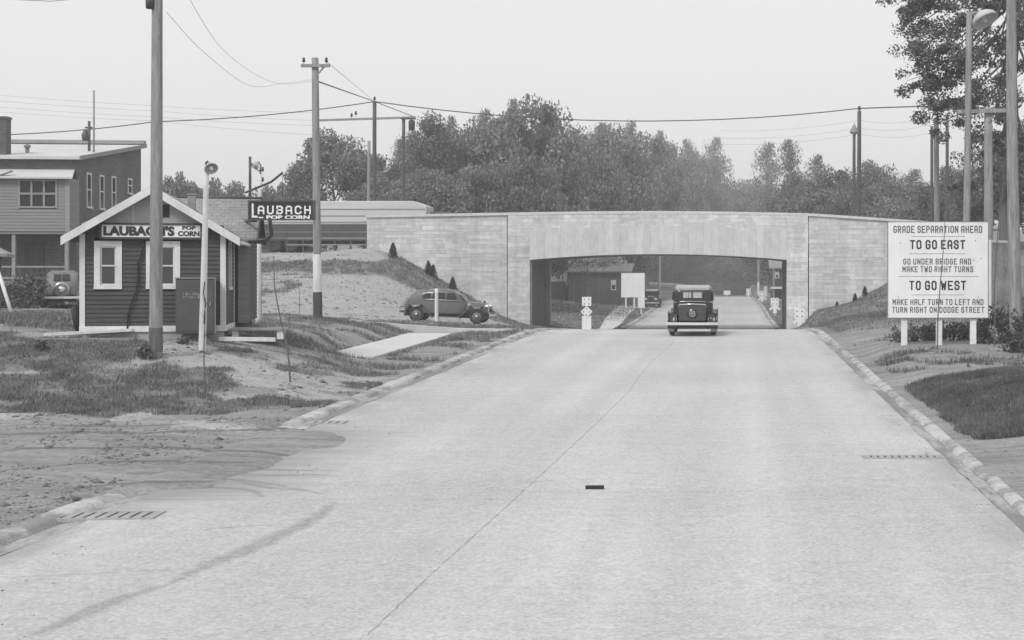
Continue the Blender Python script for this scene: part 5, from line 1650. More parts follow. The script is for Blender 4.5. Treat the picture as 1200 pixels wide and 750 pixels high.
mb = MB(); mb.box(-2.4, -1.5, -.06, -.001, 1.3, 3.2); mb.build('door', WOOD_DARK, house)
ch = (11 - VX) * 71 / F - house.location.x
mb = MB(); c_ = ch; zc0 = zf + .1
mb.box(c_ - .30, c_ + .30, .5, 1.1, zc0 - .2, hz_(141, 71)); mb.box(c_ - .34, c_ + .34, .46, 1.14, hz_(141, 71), hz_(138.5, 71)); mb.build('chimney', BRICK_F, house)
mb = MB(); a = P(110, 172, 73) - Vector(house.location); b = P(110, 106, 73) - Vector(house.location)
Mi = Matrix.Rotation(-hth, 3, 'Z')
mb.tube([Mi @ a - Vector((0, 0, 1.0)), Mi @ b], .045, 6); mb.build('flag_staff', METAL_MID, house)
mb = MB(); a = Mi @ (P(104.5, 172, 74) - Vector(house.location)); b = Mi @ (P(104.5, 142, 74) - Vector(house.location))
mb.tube([a - Vector((0, 0, .8)), b], .07, 6); mb.lathe([(.0, -.3), (.16, -.28), (.2, 0), (.1, .25), (.0, .3)], Matrix.Translation(a.lerp(b, .45) + Vector((-.18, 0, 0))), 10); mb.tube([a.lerp(b, .75) - Vector((.2, 0, 0)), a.lerp(b, .75) + Vector((.15, 0, 0))], .05, 6); mb.build('service_mast', METAL_DK, house)
mb = MB(); a = Mi @ (P(32, 180, 72) - Vector(house.location)); mb.tube([a - Vector((0, 0, .7)), a + Vector((0, 0, .35))], .1, 8); mb.lathe([(.0, .2), (.16, .12), (.16, .0)], Matrix.Translation(a + Vector((0, 0, .3))), 10); mb.build('vent_pipe', METAL_MID, house)

# small hip roofed shed at the left border
sh0 = P(15, 297, 47)
gsh = tz(sh0.x - 1.2, 48.5)
shed = empty('small_shed', (sh0.x - 2.0, 48.0, gsh), .38, label='small shed with a pale hipped roof cut by the left border', cat='shed')
hr = sh0.z - gsh; pk = hr + .72
mb = MB(); vs = [(-2.2, -1.5, hr), (1.3, -1.5, hr), (1.3, 1.5, hr), (-2.2, 1.5, hr), (-1.2, 0, pk), (.0, 0, pk)]
vs += [(x, y, z - .1) for x, y, z in vs[:4]]
mb.add(vs, [(0, 1, 5, 4), (1, 2, 5), (2, 3, 4, 5), (3, 0, 4), (6, 7, 1, 0), (7, 8, 2, 1), (8, 9, 3, 2), (9, 6, 0, 3), (9, 8, 7, 6)]); mb.build('roof', WOOD_GREY, shed, fix=True)
mb = MB(); clap(mb, (-2.0, -1.2, 0), (1, 0, 0), (0, -1, 0), 2.9, -.1, hr - .1, .14); clap(mb, (.9, -1.2, 0), (0, 1, 0), (1, 0, 0), 2.4, -.1, hr - .1, .14); clap(mb, (.9, 1.2, 0), (-1, 0, 0), (0, 1, 0), 2.9, -.1, hr - .1, .14); clap(mb, (-2.0, 1.2, 0), (0, -1, 0), (-1, 0, 0), 2.4, -.1, hr - .1, .14)
mb.build('wall', SIDING, shed)
a, b = P(-2, 318, 44), P(14.5, 360, 43.5)
b.z = tz(b.x, b.y) - .05
mb = MB(); mb.tube([b, a], [.06, .05], 8); mb.build('leaning_pole', WHITE_OLD, label='white pole leaning to the left at the left border', cat='pole')
# tyre standing by the stand
tp = P(90.5, 372, 35.6); tg = tz(tp.x, tp.y)
te = empty('loose_tyre', (tp.x, tp.y, tg), R(20), label='old tyre leaning on the left wall of the stand', cat='tyre')
mb = MB(); mb.lathe([(.20, -.07), (.26, -.085), (.32, -.07), (.345, 0), (.32, .07), (.26, .085), (.20, .07), (.20, -.07)], Matrix.Translation((0, 0, .34)) @ Matrix.Rotation(R(80), 4, 'Y'), 24); mb.build('tyre_ring', RUBBER, te)

# ------------------------------------------------------------------ scrap on the road
x, y = on_road(697, 573)
mb = MB(); mb.box(-.12, .12, -.03, .03, 0, .042); o = mb.build('wood_block', BLACK, bevel=.006, label='small black block lying alone in the middle of the road', cat='block'); o.location = (x, y, zr(y) + CH + .004); o.rotation_euler = (0, 0, R(2))

# ------------------------------------------------------------------ route markers and boards
def marker(px, py_top, py_bot, d, kind, label, hw=6.0):
    x = (px - VX) * d / F
    g = tz(x, d)
    s = d / F
    H = (py_bot - py_top) * s
    b = CH + (VY - py_bot) * s
    e = empty('route_marker', (x, d, g), 0, label=label, cat='road sign', group='white route markers')
    zb = b - g; zt = zb + H
    mb = MB(); mb.box(-.05, .05, .0, .07, -.3, zt - .1); mb.build('post', WHITE, e)
    if kind == 'stack':
        a = .30
        mb = MB(); mb.prism([(-a, zt - .58), (a, zt - .58), (a, zt), (-a, zt)], -.03, -.005); p1 = mb.build('square_plate', SIGN_WHITE, e, bevel=.01)
        zc_ = zt - .95
        mb = MB(); mb.prism([(0, zc_ - .38), (.38, zc_), (0, zc_ + .38), (-.38, zc_)], -.06, -.035); p2 = mb.build('diamond_plate', SIGN_WHITE, e)
        mb = MB(); mb.prism([(-a, zb + .06), (a, zb + .06), (a, zt - 1.22), (-a, zt - 1.22)], -.03, -.005); mb.build('lower_plate', SIGN_WHITE, e, bevel=.01)
        mb = MB()
        for ax, az in ((-.15, -.15), (.15, -.15), (-.15, .15), (.15, .15)):
            mb.lathe([(.0, .012), (.045, .008), (.05, 0)], Matrix.Translation((ax, -.0305, zt - .29 + az)) @ Matrix.Rotation(R(90), 4, 'X'), 10)
        for ax, az in ((-.2, 0), (.2, 0), (0, .2), (0, -.2)):
            mb.lathe([(.0, .012), (.045, .008), (.05, 0)], Matrix.Translation((ax, -.0605, zc_ + az)) @ Matrix.Rotation(R(90), 4, 'X'), 10)
        mb.build('reflector', METAL_MID, p1)
    else:
        a = hw * s
        # notched head plate
        h0 = zt - 2 * a * .95
        P_ = []
        for i in range(4):
            c = [(-a, h0), (a, h0), (a, zt), (-a, zt)][i]; nx = [(a * .35, 0), (0, a * .35), (-a * .35, 0), (0, -a * .35)]
        k = a * .22
        P_ = [(-a + k, h0), (-k, h0), (0, h0 + k), (k, h0), (a - k, h0), (a, h0 + k), (a, (h0 + zt) / 2 - k), (a - k, (h0 + zt) / 2), (a, (h0 + zt) / 2 + k), (a, zt - k), (a - k, zt), (k, zt), (0, zt - k), (-k, zt), (-a + k, zt), (-a, zt - k), (-a, (h0 + zt) / 2 + k), (-a + k, (h0 + zt) / 2), (-a, (h0 + zt) / 2 - k), (-a, h0 + k)]
        mb = MB(); mb.prism(P_, -.03, -.004); p1 = mb.build('head_plate', SIGN_WHITE, e)
        hc = h0 - a * .55
        for s_ in (-1, 1):
            mb = MB(); mb.beam((0, -.05, h0 + .0), (s_ * a * 1.25, -.05, h0 - a * .85), .02, a * .5, (0, 0, 1)); mb.build('arm_plate', SIGN_WHITE, e)
        mb = MB(); mb.prism([(-a * .42, h0 - a * 1.75), (a * .42, h0 - a * 1.75), (a * .42, h0 - a * .2), (-a * .42, h0 - a * .2)], -.08, -.062); mb.build('lower_plate', SIGN_WHITE, e)
        mb = MB()
        for ax, az in ((-.5, -.5), (.5, -.5), (-.5, .5), (.5, .5)):
            mb.lathe([(.0, .012), (a * .16, .008), (a * .18, 0)], Matrix.Translation((ax * a, -.0305, (h0 + zt) / 2 + az * a)) @ Matrix.Rotation(R(90), 4, 'X'), 8)
        mb.build('reflector', METAL_MID, p1)
    return e


marker(687.5, 348, 387, 93.5, 'stack', 'white stack of square, diamond and oblong plates at the left mouth of the underpass')
marker(937, 362, 388, 91, 'cross', 'white marker with spread arms against the right pier of the bridge')
marker(908, 349, 367, 128, 'cross', 'white marker with spread arms seen through the arch beside its right edge', 5.0)
marker(893, 341, 357, 172, 'cross', 'small white marker with spread arms beyond the arch near the banded pole', 3.8)
marker(877, 338, 347, 240, 'cross', 'tiny white marker on the far right roadside beyond the arch', 2.6)


def white_board(px0, px1, py0, py1, d, label, legs=(.2, .55), name='white_board', cat='board', m=SIGN_WHITE):
    a, b = P(px0, py1, d), P(px1, py0, d); g = tz((a.x + b.x) / 2, d)
    e = empty(name, ((a.x + b.x) / 2, d, g), 0, label=label, cat=cat)
    w = (b.x - a.x) / 2; z0, z1 = a.z - g, b.z - g
    mb = MB(); mb.box(-w, w, -.03, .03, z0, z1); bd = mb.build('board', m, e, bevel=.008)
    mb = MB()
    for u in (-.98, 0, .94): mb.box(w * u - .0, w * u + .06, .031, .08, z0 + .02, z1 - .02)
    mb.build('batten', WOOD_GREY, bd)
    for u in legs:
        mb = MB(); x = -w + 2 * w * u; mb.box(x - .07, x + .07, .032, .12, -.3, z1 - .1); mb.build('post', WHITE, e)
    return e


white_board(728, 755.5, 320, 348.5, 138, 'blank white back of a large board on posts beyond the underpass')
white_board(747.5, 755.5, 346, 361, 131, 'small white plate low on a post in front of the blank white board', (.5,), 'white_plate', 'sign')
white_board(848, 856, 340.5, 345.5, 292, 'small white plate at the far end of the road', (.5,), 'white_plate', 'sign')
white_board(895, 899.5, 335.5, 347, 190, 'narrow white plate right of the pole with a white foot beyond the arch', (.5,), 'white_plate', 'sign')
white_board(903, 907, 328.5, 342, 195, 'narrow white plate standing left of the far porch house', (.5,), 'white_plate', 'sign')
pole('utility_pole', (889, 352), (889.5, 262), 185, 3.6, 3.2, WOOD_GREY, 'pale pole with a white painted foot seen through the arch', group='utility poles along the road', band=(346, 331, WHITE, 'painted_band'))
pole('utility_pole', (773, 342), (773, 270), 205, 2.8, 2.4, WHITE_OLD, 'slim pale pole above the oncoming car seen through the arch', group='utility poles along the road')
pole('marker_post', (511.5, 378), (511.5, 338), 68, 4.4, 4.0, WHITE, 'short white post with a knob beside the crossing grey sedan', 'post')

# houses beyond the arch
def far_house(px0, px1, py_e, py_b, py_r, d, wallm, roofm, label, wins=(), porch=None, trim=None):
    a, b = P(px0, py_b, d), P(px1, py_e, d); g = tz((a.x + b.x) / 2, d + 3) - .2
    e = empty('far_house', ((a.x + b.x) / 2, d, g), 0, label=label, cat='house', group='houses beyond the underpass')
    w = (b.x - a.x) / 2; z1 = b.z - g; zr_ = CH + (VY - py_r) * d / F - g; dp = 7.0
    mb = MB(); mb.box(-w, w, 0, dp, -.5, z1); mb.build('wall', wallm, e)
    mb = MB()
    mb.loft([[(-w - .4, -.5, z1 - .1), (w + .4, -.5, z1 - .1), (w + .4, -.5, z1 + .05), (-w - .4, -.5, z1 + .05)], [(-w - .4, dp / 2, zr_ - .1), (w + .4, dp / 2, zr_ - .1), (w + .4, dp / 2, zr_ + .05), (-w - .4, dp / 2, zr_ + .05)], [(-w - .4, dp + .5, z1 - .1), (w + .4, dp + .5, z1 - .1), (w + .4, dp + .5, z1 + .05), (-w - .4, dp + .5, z1 + .05)]], smooth=False)
    mb.build('roof', roofm, e, fix=True)
    for (u0, u1, q0, q1) in wins:
        zz0, zz1 = CH + (VY - q1) * d / F - g, CH + (VY - q0) * d / F - g
        x0, x1 = (u0 - VX) * d / F - e.location.x, (u1 - VX) * d / F - e.location.x
        mb = MB(); mb.box(x0, x1, -.06, .01, zz0, zz1); wq = mb.build('window', WHITE, e)
        mb = MB(); mb.box(x0 + .1, x1 - .1, -.066, -.061, zz0 + .1, (zz0 + zz1) / 2); mb.build('pane', GLASS, wq)
    if porch:
        q0, q1 = porch; zz0, zz1 = CH + (VY - q1) * d / F - g, CH + (VY - q0) * d / F - g
        mb = MB(); mb.box(-w - .2, w + .2, -1.6, -.07, zz0, zz1); mb.build('porch_rail', WHITE, e)
        for u in (-.95, 0, .95): mb = MB(); mb.box(w * u - .1, w * u + .1, -1.5, -1.3, -.3, z1 - .12); mb.build('porch_post', WOOD_GREY, e)
    return e


far_house(666, 736, 318, 356, 309, 146, mat('dull dark shed boards', .13, .85, .25, 1.2, 12, .2, .005), WOOD_GREY, 'long dark shed with pale posts beyond the underpass on the left', [(716, 722, 328, 340)])
far_house(630, 665, 303, 356, 292, 150, CONCRETE, WOOD_GREY, 'pale walled house with a dark lower storey seen left through the arch')
_fh = P(655, 352, 149.9)
mb = MB(); mb.box(-1.4, .75, -.25, -.04, -.5, 1.95); o = mb.build('garage_door', TRUCK_DARK, label='dark shed doors under the pale wall seen left through the arch', cat='door'); o.location = (_fh.x, 149.6, _fh.z)
far_house(905, 955, 314, 352, 303, 176, SIDING, WOOD_GREY, 'dark house with white windows and a white porch rail right through the arch', [(908, 913, 318, 326), (917, 922, 318, 326)], (336, 338.5))

# ------------------------------------------------------------------ vegetation
def leaf_quads(C, size, rs, flat=.35, long=1.5):
    """one small bent-free leaf face per centre"""
    n = len(C)
    nrm = rs.normal(size=(n, 3)); nrm[:, 2] += flat; nrm /= np.linalg.norm(nrm, axis=1)[:, None]
    a = rs.normal(size=(n, 3)); a -= nrm * (a * nrm).sum(1)[:, None]; a /= np.linalg.norm(a, axis=1)[:, None]
    b = np.cross(nrm, a)
    s = size * rs.uniform(.6, 1.35, (n, 1))
    V = np.stack([C - a * s * long * .5, C + b * s * .42, C + a * s * long * .5, C - b * s * .42], 1).reshape(-1, 3)
    return V, np.arange(4 * n).reshape(n, 4)


def make_crown(seed, H, W, nclump, nleaf, size, z0=.22, shape='round', crad=.16, gaps=.0):
    rs = np.random.default_rng(seed)
    C = []; cl = []
    while len(cl) < nclump:
        u = rs.normal(size=3); u /= np.linalg.norm(u)
        rad = rs.uniform(.35, 1) ** .5
        p = u * rad
        if shape == 'round': x, y, z = p[0] * W / 2, p[1] * W / 2, H * (z0 + (1 - z0) * (p[2] * .5 + .5))
        elif shape == 'tall':
            t = rs.uniform(0, 1); wv = W / 2 * (math.sin(math.pi * min(1, t * .85 + .12)) ** .7)
            x, y, z = u[0] * wv * rs.uniform(.2, 1), u[1] * wv * rs.uniform(.2, 1), H * (z0 + (1 - z0) * t)
        else: x, y, z = p[0] * W / 2, p[1] * W / 2, H * max(0.04, p[2] * .5 + .45)
        k = vn(np.array([x * 1.0 + seed]), np.array([z + y]), W * .22, seed)[0]
        if k < gaps: continue
        cl.append((x, y, z))
    for (x, y, z) in cl:
        r = W * crad * rs.uniform(.55, 1.3)
        m = int(nleaf * rs.uniform(.6, 1.4))
        d = rs.normal(size=(m, 3)); d /= np.linalg.norm(d, axis=1)[:, None]
        d *= (rs.uniform(.0, 1, (m, 1)) ** .4)
        C.append(np.array([x, y, z]) + d * np.array([r, r, r * .75]))
    C = np.concatenate(C)
    V, Fa = leaf_quads(C, size, rs)
    return V, Fa, cl


def limbs(seed, H, cl, r0, nl=9, frac=.8):
    """tapered trunk with limbs reaching for the leaf clumps"""
    rs = random.Random(seed); mb = MB()
    top = H * frac; pts = []; x = y = 0
    for i in range(8):
        f = i / 7; pts.append(Vector((x, y, top * f - .3 * (i == 0)))); x += rs.uniform(-.03, .03) * H * .6; y += rs.uniform(-.03, .03) * H * .6
    mb.tube(pts, [r0 * (1.25 if i == 0 else 1) * (1 - .82 * i / 7) for i in range(8)], 8)
    for c in rs.sample(cl, min(nl, len(cl))):
        c = Vector(c); f = min(.95, max(.18, (c.z / top) * rs.uniform(.45, .75))); i = min(6, int(f * 7)); b = pts[i].lerp(pts[i + 1], f * 7 - i)
        mid = b.lerp(c, .5) + Vector((0, 0, -H * .02)); rr = r0 * (1 - .8 * f) * .55
        mb.tube([b, mid, c], [rr, rr * .6, rr * .15], 6)
        e2 = c + Vector((rs.uniform(-1, 1), rs.uniform(-1, 1), rs.uniform(.2, 1))) * H * .05
        mb.tube([mid, e2], [rr * .4, rr * .08], 5)
    return mb


KINDS = {}
def tree_kind(key, seed, H, W, nc, nlf, size, leafm, r0, **k):
    V, Fa, cl = make_crown(seed, H, W, nc, nlf, size, **k)
    e = empty('leafy_tree', (0, 0, -500), 0, label='x', cat='tree')
    big_mesh('crown', V, Fa, leafm, e)
    limbs(seed, H, cl, r0).build('trunk', BARK, e)
    KINDS[key] = [e, H, W, False, float(V[:, 2].max())]


tree_kind('oak_a', 101, 12, 10, 85, 360, .22, LEAF, .26, gaps=.22)
tree_kind('oak_b', 102, 12, 9, 75, 360, .22, LEAF, .26, crad=.15, gaps=.28)
tree_kind('oak_c', 103, 12, 11, 95, 320, .24, LEAF, .28, z0=.12, gaps=.2)
tree_kind('elm', 104, 14, 8, 64, 320, .21, LEAF, .24, shape='tall', crad=.17, gaps=.2)
tree_kind('airy', 105, 14, 8, 60, 100, .18, LEAF_PALE, .22, shape='tall', crad=.16, gaps=.15)
tree_kind('bushy', 106, 6, 8, 70, 240, .21, LEAF, .14, shape='bush', z0=.0, crad=.17)


def tree(key, px, py_top, d, wpx, label, group, rot=None, leaf=None):
    K = KINDS[key]
    x = (px - VX) * d / F; g = tz(x, d)
    h = CH + (VY - py_top) * d / F - g
    w = wpx * d / F
    e = K[0] if not K[3] else copy_tree(K[0]); K[3] = True
    e.location = (x, d, g); e.rotation_euler = (0, 0, rot if rot is not None else random.uniform(0, 6.28))
    sc_ = w / K[2]; e.scale = (sc_, sc_, h / K[4])
    tag(e, label, 'tree', group)
    return e


random.seed(77)
GB, GM, GR, GF = 'trees left of the bridge', 'tall grove behind the bridge', 'lower trees behind the right half of the bridge', 'trees beyond the underpass'
tree('oak_a', 392, 150, 128, 105, 'broad dark tree standing apart behind the freight truck', GB, 1.0)
tree('bushy', 352, 205, 150, 60, 'low bush at the left foot of the broad dark tree', GB)
tree('airy', 352, 190, 140, 40, 'small pale feathery tree at the left edge of the broad dark tree', GB)
tree('bushy', 205, 200, 112, 60, 'bush behind the brick house just left of the stand ridge', GB)
tree('bushy', 262, 207, 150, 80, 'far low bush above the rear roof of the stand', GB)
tree('bushy', 225, 212, 150, 60, 'far low bush showing beside the thick utility pole', GB)
tree('bushy', 325, 212, 170, 70, 'far low bush above the hanging sign', GB)
for px, py, d, w, k, lab in ((447, 178, 150, 84, 'oak_b', 'tree filling the gap between the two iron poles'), (508, 128, 142, 84, 'elm', 'slender tree with a pale spiky top at the left of the tall grove'),
        (482, 150, 150, 70, 'airy', 'thin pale tree just behind the right iron pole'),
        (545, 143, 147, 118, 'oak_a', 'wide tree left of the highest crown of the grove'), (588, 128, 152, 110, 'oak_c', 'wide tree touching the highest crown of the grove from the left'), (625, 110, 137, 118, 'oak_b', 'highest tree of the grove above the left of the arch'),
        (660, 136, 165, 100, 'oak_a', 'broad tree right of the highest crown'), (690, 166, 152, 90, 'oak_c', 'pale lower tree before the middle of the grove'),
        (720, 143, 190, 100, 'oak_c', 'second highest tree of the grove above the arch crown'), (758, 153, 235, 88, 'oak_b', 'tree right of the second highest crown'),
        (790, 164, 345, 84, 'oak_b', 'rounded tree near the right end of the tall grove'), (822, 174, 380, 76, 'oak_a', 'rounded tree at the right end of the tall grove'), (838, 158, 400, 52, 'airy', 'sparse see-through tree at the right end of the tall grove')):
    tree(k, px, py, d, w, lab, GM)
for px, py, d, w in ((528, 132, 168, 50), (567, 124, 172, 54), (603, 112, 176, 56), (640, 118, 178, 54), (672, 150, 190, 50), (704, 140, 205, 52), (738, 138, 215, 52), (772, 150, 300, 46), (806, 160, 360, 44), (470, 160, 165, 46)):
    tree('airy', px, py, d, w, 'thin feathery treetop rising out of the tall grove, one of several alike', 'feathery treetops of the tall grove')
for px, py, d, w, k, lab in ((872, 208, 390, 80, 'oak_c', 'dark round tree right of the dip in the tree line'), (899, 164, 260, 62, 'airy', 'sparse tree with a forked top right of the dip in the tree line'), (924, 160, 210, 58, 'airy', 'sparse tall tree beside the forked one right of the dip'),
        (957, 178, 175, 54, 'airy', 'thin tree left of the finial pole'), (975, 192, 165, 84, 'oak_b', 'round tree behind the two finial poles'), (1022, 184, 160, 78, 'oak_a', 'upright tree just right of the finial pole'),
        (1048, 205, 150, 80, 'oak_c', 'round tree left of the big sign top'), (1070, 196, 165, 66, 'airy', 'pale feathery tree left of the thin dark pole'), (1085, 228, 150, 60, 'oak_c', 'low round tree left of the thin dark pole'),
        (938, 200, 190, 80, 'oak_c', 'round tree below the sparse tall tree'),
        (1118, 190, 120, 80, 'oak_a', 'tree behind the street lamp pole'), (1160, 170, 100, 90, 'oak_b', 'dark tree behind the stout crossarm pole'), (1205, 150, 90, 100, 'oak_c', 'dark tree at the right border behind the bowed pole'), (1135, 235, 110, 60, 'bushy', 'bush behind the right end of the bridge wall')):
    tree(k, px, py, d, w, lab, GR)
fill = [(452, 205, 118), (500, 195, 124), (540, 190, 120), (580, 188, 126), (615, 180, 122), (420, 222, 118), (640, 178, 175), (672, 180, 180), (705, 190, 200), (738, 190, 240), (765, 195, 330), (795, 200, 350), (825, 210, 352),
        (855, 232, 356), (885, 226, 350), (905, 215, 270), (935, 222, 190), (962, 218, 160), (1000, 216, 140), (1040, 228, 130), (1075, 240, 125), (560, 165, 155), (600, 160, 160), (520, 172, 158), (650, 165, 185), (700, 180, 210), (750, 180, 260), (780, 180, 350), (985, 205, 185)]
for i, (px, py, d) in enumerate(fill):
    tree(('oak_a', 'oak_c', 'oak_b')[i % 3], px + random.uniform(-6, 6), py, d + random.uniform(-3, 3), 92, 'leafy lower tree in the mass behind the bridge wall, one of many alike', 'lower trees massed behind the bridge wall')
# beyond the arch
far = [(655, 270, 195), (690, 262, 200), (725, 268, 215), (748, 262, 262), (785, 270, 345), (815, 275, 347), (845, 272, 350), (872, 265, 338), (905, 262, 290), (940, 270, 230), (800, 262, 380), (860, 268, 385), (640, 262, 230), (735, 275, 270), (768, 282, 335), (895, 285, 320), (832, 300, 343), (925, 280, 240), (885, 300, 340), (760, 300, 338)]
for i, (px, py, d) in enumerate(far):
    tree(('oak_c', 'oak_a', 'bushy')[i % 3], px, py, d, 66, 'leafy tree of the hazy dark wood seen through the arch, one of many alike', GF)
for px, py, d in ((640, 336, 260), (700, 334, 280), (740, 335, 300), (785, 334, 343), (820, 334, 341), (850, 335, 341), (880, 334, 340), (908, 336, 300), (935, 338, 260), (660, 336, 260)):
    tree('bushy', px, py - 6, d, 60, 'low bush along the foot of the wood seen through the arch, one of many alike', 'bushes along the far road')
tree_kind('drooping', 107, 12, 9, 46, 90, .24, mat_leaf('bright young leaves', .32, .4), .12, z0=.62, crad=.13, gaps=.1)
tree('drooping', 690, 272, 122, 92, 'pale young tree with drooping leaves just beyond the arch on the left', GF, 2.0)
tree('drooping', 658, 282, 126, 60, 'pale young tree in the left corner of the arch opening', GF, 4.0)

# the cottonwood on the right, close by
def cottonwood():
    rs = np.random.default_rng(300); d = 58.0
    x0 = (1178 - VX) * d / F; g = tz(x0, d)
    e = empty('cottonwood_tree', (x0, d, g), 0, label='tall cottonwood with loose glossy leaves filling the upper right corner', cat='tree')
    base = Vector((x0, d, g)); mb = MB()
    def pt(px, py, dd=0): return P(px, py, d + dd) - base
    trunk = [pt(1178, 395), pt(1177, 320), pt(1176, 250), pt(1178, 190), pt(1184, 130), pt(1190, 60), pt(1196, -30), pt(1200, -140)]
    trunk[0].z = -.3
    mb.tube(trunk, [.26, .22, .20, .18, .15, .13, .10, .05], 10)
    ends = []
    targets = [(1045, 8, -1), (1060, 40, 1), (1072, 72, 0), (1062, 95, -.5), (1100, 25, 1), (1095, 60, -1.5), (1125, 40, 1.5), (1120, 80, 0), (1140, 5, -1), (1085, 105, .5), (1095, 130, 0), (1088, 148, -.3), (1110, 105, 1.5), (1150, 55, -2), (1165, 25, 0), (1182, 10, 2), (1160, 85, 1), (1135, 110, -1), (1175, 70, -1.5), (1195, 40, 0),
               (1150, 135, 1), (1168, 118, -1), (1190, 105, 1), (1195, 160, 0), (1175, 165, 1.5), (1160, 195, -1), (1190, 205, 1), (1210, 90, 0), (1225, 30, 1), (1230, 130, -1), (1070, -10, 0), (1110, -20, 1), (1150, -30, -1), (1190, -40, 0), (1230, -60, 1), (1050, -30, 1), (1090, -60, -1), (1140, -90, 0), (1190, -110, 1), (1075, 22, 1.5), (1115, 8, -.5), (1080, 55, -1), (1105, 72, .6), (1080, 88, 1), (1145, 160, 0), (1130, 215, 0.5), (1215, 190, 0), (1200, 235, .5), (1172, 238, 0)]
    for t in targets:
        c = pt(*t); f = np.clip((c.z + 3.0 - .35 * abs(c.x)) / 14, .25, .95) * 7; i = int(min(6, f)); b = trunk[i].lerp(trunk[i + 1], f - i)
        m1 = b.lerp(c, .55) + Vector((0, 0, -.35)); mb.tube([b, m1, c], [.06, .035, .008], 6); ends.append((c, m1))
    C = []
    for c, m1 in ends:
        for k in range(7):
            q = c.lerp(m1, rs.uniform(-.15, .6)) + Vector(rs.normal(size=3) * .46)
            mb.tube([c.lerp(m1, .3), q], [.012, .004], 4)
            n = int(rs.uniform(50, 210)); r = rs.uniform(.2, .6)
            dd = rs.normal(size=(n, 3)); dd /= np.linalg.norm(dd, axis=1)[:, None]; dd *= rs.uniform(0, 1, (n, 1)) ** .45
            C.append(np.array(q) + dd * np.array([r, r, r * .7]))
    C = np.concatenate(C); V, Fa = leaf_quads(C, .095, rs, .2, 1.25)
    big_mesh('crown', V, Fa, LEAF_DARK, e); mb.build('trunk', BARK, e)


cottonwood()

# small clipped evergreens planted along both wing walls
def evergreen_proto():
    rs = np.random.default_rng(55); C = []
    for k in range(900):
        t = rs.uniform(0, 1) ** .8; r = .33 * (1 - t) ** .65 * rs.uniform(.4, 1.25); a = rs.uniform(0, 6.28)
        C.append((r * math.cos(a), r * math.sin(a), .05 + t * .95))
    V, Fa = leaf_quads(np.array(C), .075, rs, .1, 2.2)
    e = empty('evergreen_shrub', (0, 0, 0)); big_mesh('foliage', V, Fa, CONIFER, e)
    mb = MB(); mb.tube([(0, 0, -.2), (0, 0, .5)], .02, 6); mb.build('stem', BARK, e); return e


ev = evergreen_proto(); first = True
for px, py, hpx, lab in ((460.5, 298, 19, 'uppermost small cone evergreen under the left wing wall'), (502, 321, 18, 'left one of the close pair of cone evergreens on the left slope'), (507.5, 326, 17, 'right one of the close pair of cone evergreens on the left slope'),
        (530.5, 336, 17, 'small cone evergreen directly above the roof of the crossing sedan'), (568, 359, 9, 'lowest tiny evergreen at the foot of the left wing wall'), (981, 356, 13, 'lowest cone evergreen on the right grass slope'),
        (1002, 345, 12, 'middle evergreen on the right grass slope'), (1013.5, 337, 13, 'uppermost cone evergreen left of the big sign')):
    d = 93.6; x = (px - VX) * d / F
    c = ev if first else copy_tree(ev); first = False
    z = tz(x, d); zz = CH + (VY - py) * d / F
    c.location = (x, d, z); c.scale = (1.0, 1.0, max(.5, (CH + (VY - (py - hpx)) * d / F - z) / 1.0)) if abs(z - zz) < .5 else (1, 1, hpx * d / F)
    s = hpx * d / F; s *= .9; c.scale = (s * .9, s * .9, s); tag(c, lab, 'shrub', 'small evergreens on the bridge slopes'); c.rotation_euler = (0, 0, px)

# bush beside the parked car
def bush(name, x, y, w, h, n, size, m, label, cat='bush', seed=1, group=None, dep=None):
    rs = np.random.default_rng(seed); e = empty(name, (x, y, tz(x, y)), 0, label=label, cat=cat, group=group)
    C = []; mb = MB()
    for k in range(int(14 + w * 4)):
        a = rs.uniform(-1, 1); b = rs.uniform(-1, 1); t = rs.uniform(.15, 1)
        c = np.array([a * w / 2, b * (dep or w) / 2, h * t * (1 - .4 * a * a)])
        mb.tube([(c[0] * .4, c[1] * .4, -.1), tuple(c)], [.015, .005], 4)
        m_ = n // int(14 + w * 4); d = rs.normal(size=(m_, 3)) * np.array([w * .12, w * .12, h * .13]); C.append(c + d)
    C = np.concatenate(C); C[:, 2] = np.maximum(C[:, 2], .02); V, Fa = leaf_quads(C, size, rs)
    big_mesh('foliage', V, Fa, m, e); mb.build('stem', BARK, e); return e


bush('leafy_bush', (34 - VX) * 62 / F, 62, 1.0, 1.6, 1700, .11, WEED, 'dark leafy bush left of the parked light grey sedan', seed=4)
bush('leafy_bush', (8 - VX) * 58 / F, 58, 1.6, 1.1, 1200, .10, WEED, 'low bush behind the leaning white pole', seed=5)
sx_ = [(1062, 398, 44), (1080, 396, 44.5), (1098, 397, 44), (1115, 396, 44.3), (1132, 397, 44), (1150, 398, 44.2)]
for i, (px, py, d) in enumerate(sx_):
    bush('weed_clump', (px - VX) * d / F, d, .75, .55, 420, .07, WEED, 'dark leafy weed clump under the big direction sign, one of a row alike', 'weeds', 20 + i, 'weed clumps under the direction sign')
bush('leafy_bush', (1180 - VX) * 42 / F, 42.5, 1.3, 1.15, 1500, .085, WEED, 'dark bush at the foot of the bowed pole at the right border', seed=31)
bush('leafy_bush', (1205 - VX) * 39 / F, 39, 1.2, .9, 1100, .085, WEED, 'low dark bush cut by the right border', seed=32)
bush('weed_clump', (171 - VX) * 31.4 / F, 31.4, .32, .30, 260, .06, WEED, 'small dark weed at the foot of the thick utility pole', 'weeds', 33)
bush('weed_clump', (215 - VX) * 33.2 / F, 33.3, .28, .16, 160, .05, WEED, 'small dark weed in front of the metal cabinet', 'weeds', 34)
bush('weed_clump', (21 - VX) * 30.4 / F, 31.5, .22, .22, 150, .05, WEED, 'small dark weed in the grass near the left border', 'weeds', 35)


